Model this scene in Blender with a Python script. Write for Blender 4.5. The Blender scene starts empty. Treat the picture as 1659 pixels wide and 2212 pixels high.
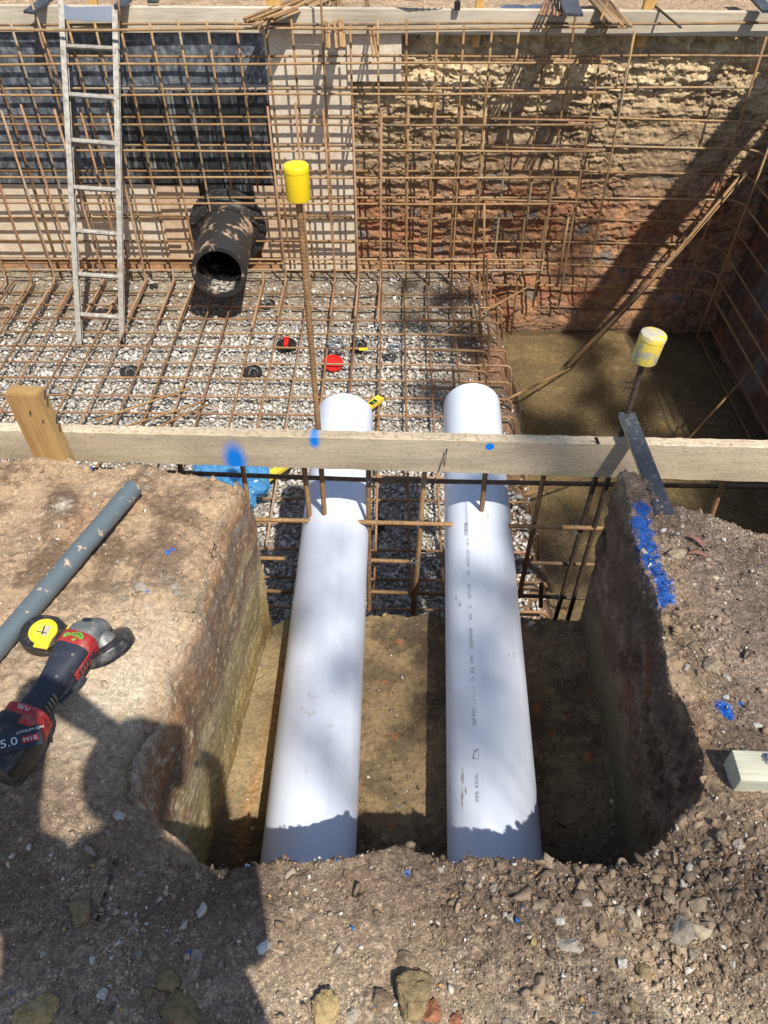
import bpy, bmesh, math, random
import numpy as np
from mathutils import Vector, Matrix, Euler, Quaternion
from mathutils import noise as mnoise
random.seed(7); RNG = np.random.default_rng(11)
C = bpy.context.scene.collection
sc = bpy.context.scene
# ------------------------------------------------------------------ camera
PITCH, YAW, ROLL = 44.4, 1.4, 0.5
CAMZ = 1.5
cam_d = bpy.data.cameras.new('camera'); cam = bpy.data.objects.new('camera', cam_d); C.objects.link(cam)
RC = Matrix.Rotation(math.radians(YAW), 3, 'Z') @ Matrix.Rotation(math.radians(90 - PITCH), 3, 'X') @ Matrix.Rotation(math.radians(-ROLL), 3, 'Z')
cam.matrix_world = Matrix.Translation((0, 0, CAMZ)) @ RC.to_4x4()
cam_d.sensor_fit = 'HORIZONTAL'; cam_d.sensor_width = 36; cam_d.lens = 36.04
cam_d.clip_start = 0.03; cam_d.clip_end = 400
sc.camera = cam
# ------------------------------------------------------------------ world + sun
SUN = Vector((0.47, -0.85, 1.5))
elev = math.atan2(SUN.z, math.hypot(SUN.x, SUN.y)); az = math.atan2(SUN.x, SUN.y)
w = bpy.data.worlds.new('World'); sc.world = w; w.use_nodes = True
nt = w.node_tree; nt.nodes.clear()
sky = nt.nodes.new('ShaderNodeTexSky'); sky.sky_type = 'NISHITA'; sky.sun_disc = False
sky.sun_elevation = elev; sky.sun_rotation = az
bg = nt.nodes.new('ShaderNodeBackground'); bg.inputs['Strength'].default_value = 0.115
wo = nt.nodes.new('ShaderNodeOutputWorld')
nt.links.new(sky.outputs[0], bg.inputs[0]); nt.links.new(bg.outputs[0], wo.inputs[0])
sl = bpy.data.lights.new('sun', 'SUN'); sl.energy = 5.0; sl.angle = math.radians(0.53); sl.color = (1.0, 0.94, 0.84)
so = bpy.data.objects.new('sun', sl); C.objects.link(so)
so.rotation_euler = SUN.to_track_quat('Z', 'Y').to_euler(); so.location = (5, -9, 15)
sc.view_settings.view_transform = 'Standard'; sc.view_settings.look = 'None'
sc.view_settings.exposure = 0.18; sc.view_settings.gamma = 1

# ------------------------------------------------------------------ pixel to place helpers (photo measured at 1659 wide)
def ray(px, py):
    return RC @ Vector(((px - 829.5) / 1661.0, -(py - 1106.0) / 1661.0, -1.0))
def pz(px, py, z):
    r = ray(px, py); t = (z - CAMZ) / r.z; return Vector((r.x * t, r.y * t, z))
def pyy(px, py, Y):
    r = ray(px, py); t = Y / r.y; return Vector((r.x * t, Y, CAMZ + r.z * t))
def pxx(px, py, X):
    r = ray(px, py); t = X / r.x; return Vector((X, r.y * t, CAMZ + r.z * t))

# ------------------------------------------------------------------ object helpers
def tag(o, label=None, cat=None, group=None, kind=None):
    if label: o['label'] = label
    if cat: o['category'] = cat
    if group: o['group'] = group
    if kind: o['kind'] = kind
    return o
def empty(name, loc=(0, 0, 0), label=None, cat=None, group=None):
    o = bpy.data.objects.new(name, None); C.objects.link(o); o.location = loc
    o.empty_display_size = 0.05
    return tag(o, label, cat, group)
def mesh_obj(name, V, F, mat, parent=None, smooth=False, col=None, uv=None, world=True):
    """V in world coordinates (or local to parent if world False)"""
    V = np.asarray(V, dtype=np.float64)
    me = bpy.data.meshes.new(name)
    if isinstance(F, np.ndarray):
        n, k = F.shape
        me.vertices.add(len(V)); me.vertices.foreach_set('co', V.astype(np.float32).ravel())
        me.loops.add(n * k); me.loops.foreach_set('vertex_index', F.astype(np.int32).ravel())
        me.polygons.add(n)
        me.polygons.foreach_set('loop_start', np.arange(0, n * k, k, dtype=np.int32))
        me.polygons.foreach_set('loop_total', np.full(n, k, dtype=np.int32))
        me.update(calc_edges=True)
    else:
        me.from_pydata([tuple(v) for v in V], [], F); me.update()
    me.validate()
    if smooth: me.polygons.foreach_set('use_smooth', np.ones(len(me.polygons), dtype=bool))
    if col is not None:
        a = me.color_attributes.new('Col', 'FLOAT_COLOR', 'POINT')
        c4 = np.ones((len(V), 4), dtype=np.float32); c4[:, :col.shape[1]] = np.clip(col, 0, 1)
        a.data.foreach_set('color', c4.ravel())
    me.materials.append(mat)
    o = bpy.data.objects.new(name, me); C.objects.link(o)
    if parent is not None:
        o.parent = parent
        if world and parent.location.length > 0:
            o.matrix_parent_inverse = Matrix.Translation(parent.location).inverted() if parent.rotation_euler.x == 0 == parent.rotation_euler.z else o.matrix_parent_inverse
    return o
class MB:
    """collects verts/faces"""
    def __init__(s): s.V = []; s.F = []
    def add(s, V, F, M=None):
        b = len(s.V)
        for v in V:
            v = Vector(v)
            s.V.append(tuple(M @ v) if M is not None else tuple(v))
        for f in F: s.F.append(tuple(i + b for i in f))
        return s
    def box(s, lo, hi, M=None, bev=0.0):
        (x0, y0, z0), (x1, y1, z1) = lo, hi
        if bev <= 0:
            V = [(x0,y0,z0),(x1,y0,z0),(x1,y1,z0),(x0,y1,z0),(x0,y0,z1),(x1,y0,z1),(x1,y1,z1),(x0,y1,z1)]
            F = [(0,3,2,1),(4,5,6,7),(0,1,5,4),(1,2,6,5),(2,3,7,6),(3,0,4,7)]
            return s.add(V, F, M)
        bm = bmesh.new(); bmesh.ops.create_cube(bm, size=1)
        for v in bm.verts:
            v.co = Vector(((v.co.x + .5) * (x1 - x0) + x0, (v.co.y + .5) * (y1 - y0) + y0, (v.co.z + .5) * (z1 - z0) + z0))
        bmesh.ops.bevel(bm, geom=bm.edges[:], offset=bev, segments=2, affect='EDGES', profile=0.6)
        bm.verts.index_update(); bm.verts.ensure_lookup_table()
        V = [tuple(v.co) for v in bm.verts]; F = [tuple(v.index for v in f.verts) for f in bm.faces]; bm.free()
        return s.add(V, F, M)
    def tube(s, pts, r, n=8, caps=True, M=None):
        V, F = tube_geo(pts, r, n, caps); return s.add(V, F, M)
    def lathe(s, prof, n=32, M=None, closed=False):
        V = []; F = []
        m = len(prof)
        for i in range(n):
            a = 2 * math.pi * i / n
            for (r, z) in prof: V.append((r * math.cos(a), r * math.sin(a), z))
        for i in range(n):
            j = (i + 1) % n
            for k in range(m - 1 + (1 if closed else 0)):
                k2 = (k + 1) % m
                F.append((i*m+k, j*m+k, j*m+k2, i*m+k2))
        return s.add(V, F, M)
    def build(s, name, mat, parent=None, smooth=False):
        o = mesh_obj(name, s.V, s.F, mat, parent)
        if smooth: smooth_auto(o)
        return o
def smooth_auto(o, ang=38):
    me = o.data
    me.polygons.foreach_set('use_smooth', np.ones(len(me.polygons), dtype=bool))
    bm = bmesh.new(); bm.from_mesh(me)
    for e in bm.edges:
        if len(e.link_faces) == 2 and e.calc_face_angle(0) > math.radians(ang): e.smooth = False
    bm.to_mesh(me); bm.free()
def round_poly(pts, rad, seg=5):
    """round the corners of a polyline"""
    pts = [Vector(p) for p in pts]
    if len(pts) < 3: return pts
    out = [pts[0]]
    for a, b, c in zip(pts, pts[1:], pts[2:]):
        d1 = (a - b); d2 = (c - b); l = min(rad, d1.length * .45, d2.length * .45)
        p1 = b + d1.normalized() * l; p2 = b + d2.normalized() * l
        for k in range(seg + 1):
            t = k / seg; out.append(p1 * (1-t)**2 + b * 2*t*(1-t) + p2 * t*t)
    out.append(pts[-1]); return out
def tube_geo(pts, r, n=8, caps=True):
    pts = [Vector(p) for p in pts]
    rs = r if isinstance(r, (list, tuple, np.ndarray)) else [r] * len(pts)
    V = []; F = []
    t0 = (pts[1] - pts[0]).normalized()
    up = Vector((0, 0, 1)) if abs(t0.z) < .9 else Vector((0, 1, 0))
    u = t0.cross(up).normalized(); prev = t0
    for i, p in enumerate(pts):
        t = (pts[min(i+1, len(pts)-1)] - pts[max(i-1, 0)]).normalized()
        q = prev.rotation_difference(t); u = (q @ u); u = (u - t * u.dot(t)).normalized(); prev = t
        v = t.cross(u)
        for k in range(n):
            a = 2 * math.pi * k / n
            V.append(p + (u * math.cos(a) + v * math.sin(a)) * rs[i])
    for i in range(len(pts) - 1):
        for k in range(n):
            k2 = (k + 1) % n
            F.append((i*n+k, i*n+k2, (i+1)*n+k2, (i+1)*n+k))
    if caps:
        F.append(tuple(reversed(range(n)))); F.append(tuple((len(pts)-1)*n + k for k in range(n)))
    return V, F
def ribbed(pts, r, n=10, pitch=.0105, bend=.05):
    """deformed bar with helical ribs, real geometry"""
    P = round_poly(pts, bend) if len(pts) > 2 else [Vector(p) for p in pts]
    # resample
    out = []; acc = 0.0; step = pitch / 4
    seg = [(b - a).length for a, b in zip(P, P[1:])]; L = sum(seg); m = max(2, int(L / step))
    cum = np.concatenate([[0], np.cumsum(seg)])
    ds = np.linspace(0, L, m); arr = np.array([list(p) for p in P])
    Q = np.stack([np.interp(ds, cum, arr[:, k]) for k in range(3)], 1)
    T = np.gradient(Q, axis=0); T /= np.linalg.norm(T, axis=1)[:, None]
    ref = np.array([0, 0, 1.]) if abs(T[0, 2]) < .9 else np.array([0, 1., 0])
    U = np.cross(T, ref); U /= np.linalg.norm(U, axis=1)[:, None]; W = np.cross(T, U)
    a = np.arange(n) * 2 * np.pi / n
    ph = (ds[:, None] / pitch * 2 * np.pi + a[None, :] * 1.0)
    rr = r * (1 + .13 * np.clip(np.sin(ph) * 2 - .7, 0, 1))
    V = Q[:, None, :] + rr[:, :, None] * (np.cos(a)[None, :, None] * U[:, None, :] + np.sin(a)[None, :, None] * W[:, None, :])
    V = V.reshape(-1, 3)
    i = np.arange(m - 1)[:, None]; k = np.arange(n)[None, :]; k2 = (k + 1) % n
    F = np.stack([i*n+k, i*n+k2, (i+1)*n+k2, (i+1)*n+k], -1).reshape(-1, 4)
    # caps: collapse with centre fan as quads is awkward; pinch last ring instead
    V2 = np.vstack([V, np.tile(Q[0], (n, 1)), np.tile(Q[-1], (n, 1))])
    b0 = m * n; b1 = b0 + n; kk = np.arange(n); kk2 = (kk + 1) % n
    Fc = np.vstack([np.stack([b0+kk, b0+kk2, kk2, kk], -1), np.stack([(m-1)*n+kk, (m-1)*n+kk2, b1+kk2, b1+kk], -1)])
    return V2, np.vstack([F, Fc])

# ------------------------------------------------------------------ numpy noise
_perm = RNG.permutation(256).astype(np.int64); _perm = np.concatenate([_perm, _perm, _perm])
_g = RNG.normal(size=(256, 3)); _g /= np.linalg.norm(_g, axis=1)[:, None]
def perlin(P):
    P = np.asarray(P, dtype=np.float64); sh = P.shape[:-1]; P = P.reshape(-1, 3)
    i = np.floor(P).astype(np.int64); f = P - i; i &= 255
    u = f * f * f * (f * (f * 6 - 15) + 10)
    res = 0
    for dx in (0, 1):
        for dy in (0, 1):
            for dz in (0, 1):
                h = _perm[_perm[_perm[(i[:, 0] + dx) & 255] + ((i[:, 1] + dy) & 255)] + ((i[:, 2] + dz) & 255)]
                g = _g[h]; d = g[:, 0]*(f[:, 0]-dx) + g[:, 1]*(f[:, 1]-dy) + g[:, 2]*(f[:, 2]-dz)
                wx = u[:, 0] if dx else 1-u[:, 0]; wy = u[:, 1] if dy else 1-u[:, 1]; wz = u[:, 2] if dz else 1-u[:, 2]
                res = res + d * wx * wy * wz
    return (res * 1.6).reshape(sh)
def fbm(P, f, o=4, g=.5, sc3=(1, 1, 1), off=0):
    P = np.asarray(P) * np.array(sc3) * f + off; a = 1.; s = 0.; t = 0.
    for k in range(o):
        s = s + a * perlin(P + 17.3 * k); t += a; a *= g; P = P * 2.03
    return s / t
def worley(P, f, off=0.0):
    """returns F1, F2, cell random"""
    P = np.asarray(P, dtype=np.float64); sh = P.shape[:-1]; P = P.reshape(-1, 3) * f + off
    i = np.floor(P).astype(np.int64); F1 = np.full(len(P), 9.); F2 = np.full(len(P), 9.); R = np.zeros(len(P))
    for dx in (-1, 0, 1):
        for dy in (-1, 0, 1):
            for dz in (-1, 0, 1):
                c = i + np.array([dx, dy, dz]); cc = c & 255
                h = _perm[_perm[_perm[cc[:, 0]] + cc[:, 1]] + cc[:, 2]]
                q = c + .5 + _g[h] * .45
                d = np.sqrt(((P - q) ** 2).sum(1))
                m = d < F1; F2 = np.where(m, F1, np.minimum(F2, d)); R = np.where(m, h / 255., R); F1 = np.where(m, d, F1)
    return F1.reshape(sh), F2.reshape(sh), R.reshape(sh)
def sstep(a, b, x):
    t = np.clip((x - a) / (b - a), 0, 1); return t * t * (3 - 2 * t)
def mix(a, b, t):
    a = np.asarray(a, dtype=float); b = np.asarray(b, dtype=float); t = np.asarray(t)[..., None]
    return a * (1 - t) + b * t

# ------------------------------------------------------------------ materials
def newmat(name):
    m = bpy.data.materials.new(name); m.use_nodes = True
    n = m.node_tree.nodes; b = n['Principled BSDF']; return m, m.node_tree, b
def N(ntree, t, **kw):
    n = ntree.nodes.new(t)
    for k, v in kw.items():
        if k.startswith('i_'): n.inputs[k[2:].replace('_', ' ')].default_value = v
        else: setattr(n, k, v)
    return n
def ramp(ntree, fac, stops, interp='LINEAR'):
    r = ntree.nodes.new('ShaderNodeValToRGB'); r.color_ramp.interpolation = interp
    e = r.color_ramp.elements
    while len(e) > 1: e.remove(e[-1])
    for i, (p, c) in enumerate(stops):
        if len(c) == 3: c = (*c, 1)
        if i == 0: e[0].position = p; e[0].color = c
        else:
            q = e.new(p); q.color = c
    ntree.links.new(fac, r.inputs[0]); return r.outputs[0]
def noise_n(ntree, vec, scale, detail=6, rough=.6, dist=0):
    n = N(ntree, 'ShaderNodeTexNoise'); n.inputs['Scale'].default_value = scale; n.inputs['Detail'].default_value = detail
    n.inputs['Roughness'].default_value = rough; n.inputs['Distortion'].default_value = dist
    ntree.links.new(vec, n.inputs['Vector']); return n.outputs['Fac']
def coords(ntree, which='Object', scale=None):
    tc = N(ntree, 'ShaderNodeTexCoord'); o = tc.outputs[which]
    if scale:
        mp = N(ntree, 'ShaderNodeMapping'); mp.inputs['Scale'].default_value = scale
        ntree.links.new(o, mp.inputs['Vector']); o = mp.outputs[0]
    return o
def mixc(ntree, a, b, fac, mode='MIX'):
    m = N(ntree, 'ShaderNodeMix', data_type='RGBA', blend_type=mode)
    for s, v in ((m.inputs['Factor'], fac), (m.inputs['A'], a), (m.inputs['B'], b)):
        if hasattr(v, 'links'): ntree.links.new(v, s)
        elif isinstance(v, (int, float)): s.default_value = v
        else: s.default_value = (*v, 1) if len(v) == 3 else v
    return m.outputs['Result']
def mathn(ntree, op, a, b=None, c=None, clamp=False):
    m = N(ntree, 'ShaderNodeMath', operation=op, use_clamp=clamp)
    for i, v in enumerate((a, b, c)):
        if v is None: continue
        if hasattr(v, 'links'): ntree.links.new(v, m.inputs[i])
        else: m.inputs[i].default_value = v
    return m.outputs[0]
def bump(ntree, bsdf, h, strength=.5, dist=.01, chain=None):
    b = N(ntree, 'ShaderNodeBump'); b.inputs['Strength'].default_value = strength; b.inputs['Distance'].default_value = dist
    ntree.links.new(h, b.inputs['Height'])
    if chain is not None: ntree.links.new(chain, b.inputs['Normal'])
    ntree.links.new(b.outputs[0], bsdf.inputs['Normal']); return b.outputs[0]
def attr_mat(name, rough=.95, f1=70, f2=330, lo=.7, hi=1.3, bd=.004, bs=.7, spec=.2, grit=None):
    m, t, b = newmat(name); a = N(t, 'ShaderNodeAttribute', attribute_name='Col')
    co = coords(t); n1 = noise_n(t, co, f1, 8, .7); n2 = noise_n(t, co, f2, 4, .6)
    k = ramp(t, n1, [(.28, (lo,)*3), (.72, (hi,)*3)])
    k2 = ramp(t, n2, [(.3, (.8,)*3), (.5, (1,)*3), (.72, (1.35,)*3)])
    c = mixc(t, mixc(t, a.outputs['Color'], k, 1.0, 'MULTIPLY'), k2, 1.0, 'MULTIPLY')
    gh = None
    if grit:
        for g_, lo_, hi_ in grit:
            v = N(t, 'ShaderNodeTexVoronoi'); v.inputs['Scale'].default_value = g_; v.inputs['Randomness'].default_value = 1
            dn = N(t, 'ShaderNodeTexNoise'); dn.inputs['Scale'].default_value = g_ * 1.5; t.links.new(co, dn.inputs['Vector'])
            va = N(t, 'ShaderNodeVectorMath', operation='MULTIPLY_ADD'); t.links.new(dn.outputs['Color'], va.inputs[0]); va.inputs[1].default_value = (.7 / g_,) * 3; t.links.new(co, va.inputs[2]); t.links.new(va.outputs[0], v.inputs['Vector'])
            sp = N(t, 'ShaderNodeSeparateColor'); t.links.new(v.outputs['Color'], sp.inputs[0])
            kk = ramp(t, sp.outputs[0], [(0, (lo_,)*3), (.6, (1,)*3), (.9, (hi_,)*3), (1, (hi_*1.25,)*3)])
            edge = ramp(t, v.outputs['Distance'], [(.35, (1,)*3), (.85, (.55,)*3)])
            c = mixc(t, c, mixc(t, kk, edge, .8, 'MULTIPLY'), a.outputs['Alpha'], 'MULTIPLY')
            hh = mathn(t, 'MULTIPLY', mathn(t, 'SUBTRACT', 1.0, v.outputs['Distance']), 60. / g_ + .3)
            gh = hh if gh is None else mathn(t, 'ADD', gh, hh)
    t.links.new(c, b.inputs['Base Color']); b.inputs['Roughness'].default_value = rough
    b.inputs['Specular IOR Level'].default_value = spec
    h = mathn(t, 'ADD', mathn(t, 'MULTIPLY', n2, .35), n1)
    if gh is not None: h = mathn(t, 'ADD', h, mathn(t, 'MULTIPLY', gh, a.outputs['Alpha']))
    bump(t, b, h, bs, bd); return m
M = {}
M['soil'] = attr_mat('soil', grit=((230, .62, 1.4), (90, .8, 1.22)), bs=.8, bd=.005)
M['clay'] = attr_mat('clay_wall', f1=28, f2=120, bd=.012, bs=.6, lo=.72, hi=1.25)
M['pitfloor'] = attr_mat('pit_floor', f1=30, f2=150, bd=.01, bs=.7, grit=((70, .75, 1.25),))
M['stone'] = attr_mat('stone', rough=.85, f1=40, f2=180, lo=.8, hi=1.2, bd=.002, bs=.4)
M['rubble'] = attr_mat('rubble', rough=.95, f1=120, f2=500, lo=.75, hi=1.25, bd=.002, bs=.6)

def rebar_mat(name, cols, rough=.75, metal=.15):
    m, t, b = newmat(name); co = coords(t)
    n1 = noise_n(t, co, 9, 5, .65); n2 = noise_n(t, co, 90, 4, .6)
    oi = N(t, 'ShaderNodeObjectInfo')
    f = mathn(t, 'ADD', mathn(t, 'MULTIPLY', n1, .8), mathn(t, 'MULTIPLY', oi.outputs['Random'], .35))
    c = ramp(t, f, [(.3, cols[0]), (.5, cols[1]), (.66, cols[2]), (.8, cols[3])])
    c = mixc(t, c, ramp(t, n2, [(.3, (.6,)*3), (.7, (1.25,)*3)]), 1.0, 'MULTIPLY')
    t.links.new(c, b.inputs['Base Color']); b.inputs['Roughness'].default_value = rough; b.inputs['Metallic'].default_value = metal
    bump(t, b, n2, .3, .001); return m
M['rebar'] = rebar_mat('rusty_rebar', [(.17, .115, .075), (.35, .205, .09), (.43, .27, .13), (.36, .30, .23)])
M['rebar_dark'] = rebar_mat('dark_rebar', [(.06, .045, .036), (.11, .075, .05), (.17, .11, .065), (.24, .15, .08)], .7, .3)  # darker rebar copy; shade on the bar under the near board is in its colour
M['rebar_brown'] = rebar_mat('brown_rebar', [(.17, .10, .055), (.27, .155, .07), (.36, .21, .095), (.42, .27, .13)], .8, .15)
M['rebar_red'] = rebar_mat('red_rebar', [(.21, .11, .06), (.34, .18, .095), (.40, .235, .13), (.38, .29, .21)])

def wood_mat(name, c1, c2, axis=0, dark=(.12, .08, .05), rough=.75, fine=1.0, cover=.5):
    m, t, b = newmat(name); s = [14, 14, 14]; s[axis] = .9; co = coords(t, 'Object', tuple(s)); co2 = coords(t)
    n1 = noise_n(t, co, 2.2, 6, .6, .6); s2 = [160, 160, 160]; s2[axis] = 9; n2 = noise_n(t, coords(t, 'Object', tuple(s2)), 1, 3, .6)
    n3 = noise_n(t, co2, 2.5, 3, .5)
    c = mixc(t, c1, c2, ramp(t, n1, [(.3, (0,)*3), (.7, (1,)*3)]))
    c = mixc(t, c, ramp(t, n2, [(.3, (.62,)*3), (.55, (1.05,)*3)]), cover * fine, 'MULTIPLY')
    c = mixc(t, c, ramp(t, n3, [(.35, (.75,)*3), (.65, (1.1,)*3)]), .8, 'MULTIPLY')
    t.links.new(c, b.inputs['Base Color']); b.inputs['Roughness'].default_value = rough; b.inputs['Specular IOR Level'].default_value = .25
    bump(t, b, n2, .25, .0015); m['_c'] = 0
    return m, t, b, c
M['peg'] = wood_mat('yellowed_peg_wood', (.36, .20, .07), (.50, .33, .14), 2)[0]
M['pine'] = wood_mat('treated_pine', (.46, .46, .36), (.60, .59, .47), 0)[0]
M['backboard'] = wood_mat('weathered_board', (.52, .44, .33), (.68, .60, .48), 0)[0]
M['stake'] = wood_mat('orange_stake', (.60, .33, .10), (.70, .45, .18), 2)[0]

def plain(name, col, rough=.5, metal=0, spec=.5, dirt=None, ds=20, dt=(.5, .7), bumpv=None):
    m, t, b = newmat(name); co = coords(t)
    n = noise_n(t, co, ds, 7, .65)
    if dirt is not None:
        c = mixc(t, col, dirt, ramp(t, n, [(dt[0], (0,)*3), (dt[1], (1,)*3)])); t.links.new(c, b.inputs['Base Color'])
        r = mathn(t, 'ADD', mathn(t, 'MULTIPLY', ramp(t, n, [(dt[0], (0,)*3), (dt[1], (1,)*3)]), .35), rough, clamp=True); t.links.new(r, b.inputs['Roughness'])
    else:
        c = mixc(t, col, tuple(x * .86 for x in col), n); t.links.new(c, b.inputs['Base Color']); b.inputs['Roughness'].default_value = rough
    b.inputs['Metallic'].default_value = metal; b.inputs['Specular IOR Level'].default_value = spec
    if bumpv: bump(t, b, n, bumpv[0], bumpv[1])
    return m
M['upvc_base'] = None
M['cap_yellow'] = plain('yellow_plastic', (.86, .62, .015), .42, dirt=(.55, .42, .10), ds=14, dt=(.66, .85))
M['cap_dirty'] = plain('worn_yellow_plastic', (.80, .62, .08), .55, dirt=(.42, .40, .33), ds=22, dt=(.46, .56))
M['alu'] = plain('aluminium', (.40, .38, .34), .5, .3, dirt=(.24, .21, .17), ds=30, dt=(.42, .7))
M['blackpipe'] = plain('black_pipe', (.028, .027, .026), .42, dirt=(.42, .30, .20), ds=9, dt=(.56, .64), bumpv=(.15, .002))
M['blackplastic'] = plain('black_plastic', (.02, .02, .022), .45, dirt=(.16, .14, .12), ds=45, dt=(.5, .8))
M['darkmetal'] = plain('dark_metal', (.05, .05, .055), .4, .6)
M['greypvc'] = plain('grey_conduit', (.115, .145, .165), .38, dirt=(.50, .38, .25), ds=34, dt=(.60, .63))
M['red'] = plain('red_plastic', (.72, .02, .015), .4)
M['redtool'] = plain('red_tool_plastic', (.36, .025, .025), .45, dirt=(.25, .19, .15), ds=60, dt=(.5, .85))
M['toolblack'] = plain('navy_rubber', (.022, .028, .045), .62, dirt=(.09, .09, .09), ds=60, dt=(.55, .9))
M['toolgrey'] = plain('grey_cast', (.17, .18, .18), .45, .35, dirt=(.36, .34, .31), ds=50, dt=(.45, .75))
M['guard'] = plain('guard_metal', (.04, .042, .045), .35, .5, dirt=(.27, .25, .23), ds=45, dt=(.45, .75))
M['green'] = plain('green_paint', (.16, .42, .06), .5)
M['tapeyellow'] = plain('tape_yellow', (.84, .60, .03), .4, dirt=(.5, .38, .1), ds=70, dt=(.58, .8))
M['levelyellow'] = plain('level_yellow', (.80, .60, .06), .35, .1, dirt=(.5, .42, .2), ds=25, dt=(.6, .8))
M['white_ink'] = plain('white_print', (.75, .75, .74), .5)
M['ink'] = plain('grey_ink', (.17, .18, .22), .6)
M['formply'] = plain('black_form_ply', (.05, .056, .066), .42, dirt=(.19, .19, .18), ds=55, dt=(.52, .75))
M['plyedge'] = wood_mat('ply_edge', (.50, .38, .24), (.62, .5, .34), 1)[0]
M['steelwire'] = plain('grey_wire', (.32, .35, .36), .4, .5)
M['boltsteel'] = plain('bolt_steel', (.5, .52, .54), .3, .9)
M['skin'] = plain('skin', (.55, .35, .26), .5)
M['cloth'] = plain('work_shirt', (.75, .32, .04), .9)
M['trouser'] = plain('trouser_cloth', (.06, .07, .1), .9)
M['hair'] = plain('hair', (.05, .03, .02), .7)
M['phone'] = plain('phone_black', (.02, .02, .02), .3)
M['bark'] = plain('bark', (.22, .17, .13), .9, dirt=(.35, .3, .25), ds=8, dt=(.4, .7))
M['leaf'] = plain('leaf', (.06, .10, .035), .6)
M['drygum'] = plain('dry_leaf', (.28, .13, .09), .7)
M['bluestone'] = plain('blue_paint_bit', (.02, .13, .50), .6)
M['violet'] = plain('violet_plastic', (.12, .08, .42), .4)
def blueplastic():
    m, t, b = newmat('blue_plastic_film'); b.inputs['Base Color'].default_value = (.12, .40, .72, 1)
    b.inputs['Roughness'].default_value = .22
    tr = N(t, 'ShaderNodeBsdfTransparent'); tr.inputs[0].default_value = (.5, .76, .97, 1)
    mx = N(t, 'ShaderNodeMixShader'); n = noise_n(t, coords(t), 12, 4)
    t.links.new(ramp(t, n, [(.3, (.4,)*3), (.7, (.65,)*3)]), mx.inputs[0])
    t.links.new(b.outputs[0], mx.inputs[1]); t.links.new(tr.outputs[0], mx.inputs[2])
    t.links.new(mx.outputs[0], t.nodes['Material Output'].inputs[0]); return m
M['bluefilm'] = blueplastic()
def upvc():
    m, t, b = newmat('white_upvc'); co = coords(t)
    s = noise_n(t, coords(t, 'Object', (30, 2.2, 30)), 1, 6, .6); n = noise_n(t, co, 26, 8, .7)
    n5 = noise_n(t, co, 3, 3, .5)
    f = mathn(t, 'MULTIPLY', ramp(t, n, [(.58, (0,)*3), (.72, (1,)*3)]), ramp(t, n5, [(.48, (0,)*3), (.62, (1,)*3)]))
    c = mixc(t, (.73, .785, .89), (.67, .725, .83), ramp(t, s, [(.4, (0,)*3), (.7, (1,)*3)]))
    c = mixc(t, c, (.42, .36, .28), mathn(t, 'MULTIPLY', f, .75))
    t.links.new(c, b.inputs['Base Color']); b.inputs['Roughness'].default_value = .33
    b.inputs['Subsurface Weight'].default_value = .0; bump(t, b, s, .05, .001)
    return m
M['upvc'] = upvc()
def membrane():
    m, t, b = newmat('black_membrane'); co = coords(t)
    n = noise_n(t, coords(t, 'Object', (1, 1, .7)), 22, 8, .72, .5); n2 = noise_n(t, co, 2.2, 4)
    c = ramp(t, n, [(.34, (.04, .045, .054)), (.5, (.105, .118, .135)), (.68, (.30, .32, .345))])
    sx = N(t, 'ShaderNodeSeparateXYZ'); t.links.new(co, sx.inputs[0])
    # lower sheet is darker, with white vertical runs
    z = sx.outputs['Z']
    low = mathn(t, 'LESS_THAN', mathn(t, 'ADD', z, mathn(t, 'MULTIPLY', noise_n(t, co, 9, 3), .05)), -.14)
    runs = noise_n(t, coords(t, 'Object', (20, 20, 1.6)), 1, 6, .7, .4)
    patch = noise_n(t, coords(t, 'Object', (1.6, 1, 2.2)), 1.4, 3)
    wl = mathn(t, 'MULTIPLY', ramp(t, runs, [(.54, (0,)*3), (.64, (1,)*3)]), ramp(t, patch, [(.44, (0,)*3), (.56, (1,)*3)]))
    cl = mixc(t, mixc(t, c, (.22, .22, .21), 1.0, 'MULTIPLY'), (.42, .43, .40), mathn(t, 'MULTIPLY', wl, .85))
    # only the middle area (x > -1.9) has the dark lower sheet
    inx = mathn(t, 'GREATER_THAN', sx.outputs['X'], -2.02)
    c2 = mixc(t, c, cl, mathn(t, 'MULTIPLY', low, inx))
    seam = mathn(t, 'MULTIPLY', inx, mathn(t, 'LESS_THAN', mathn(t, 'ABSOLUTE', mathn(t, 'ADD', z, mathn(t, 'ADD', .118, mathn(t, 'MULTIPLY', noise_n(t, co, 14, 4), .03)))), .012))
    c3 = mixc(t, c2, (.45, .44, .40), mathn(t, 'MULTIPLY', seam, .75))
    t.links.new(c3, b.inputs['Base Color']); b.inputs['Roughness'].default_value = .48
    bump(t, b, n, .5, .006); return m
M['membrane'] = membrane()
def sheetm(name, c1, c2):
    m, t, b = newmat(name); co = coords(t); n = noise_n(t, co, 7, 8, .65, 1.0); n2 = noise_n(t, co, 40, 4)
    c = mixc(t, c1, c2, ramp(t, n, [(.38, (0,)*3), (.62, (1,)*3)]))
    c = mixc(t, c, ramp(t, n2, [(.3, (.85,)*3), (.6, (1.05,)*3)]), 1.0, 'MULTIPLY')
    c = mixc(t, c, (.34, .20, .12), ramp(t, noise_n(t, co, 55, 2, .5), [(.74, (0,)*3), (.8, (.8,)*3)]))
    t.links.new(c, b.inputs['Base Color']); b.inputs['Roughness'].default_value = .6; bump(t, b, n2, .2, .002); return m
M['sheet_pale'] = sheetm('pale_fibre_sheet', (.78, .68, .54), (.66, .54, .40))
M['sheet_tan'] = sheetm('tan_fibre_sheet', (.70, .52, .36), (.58, .41, .27))
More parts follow.
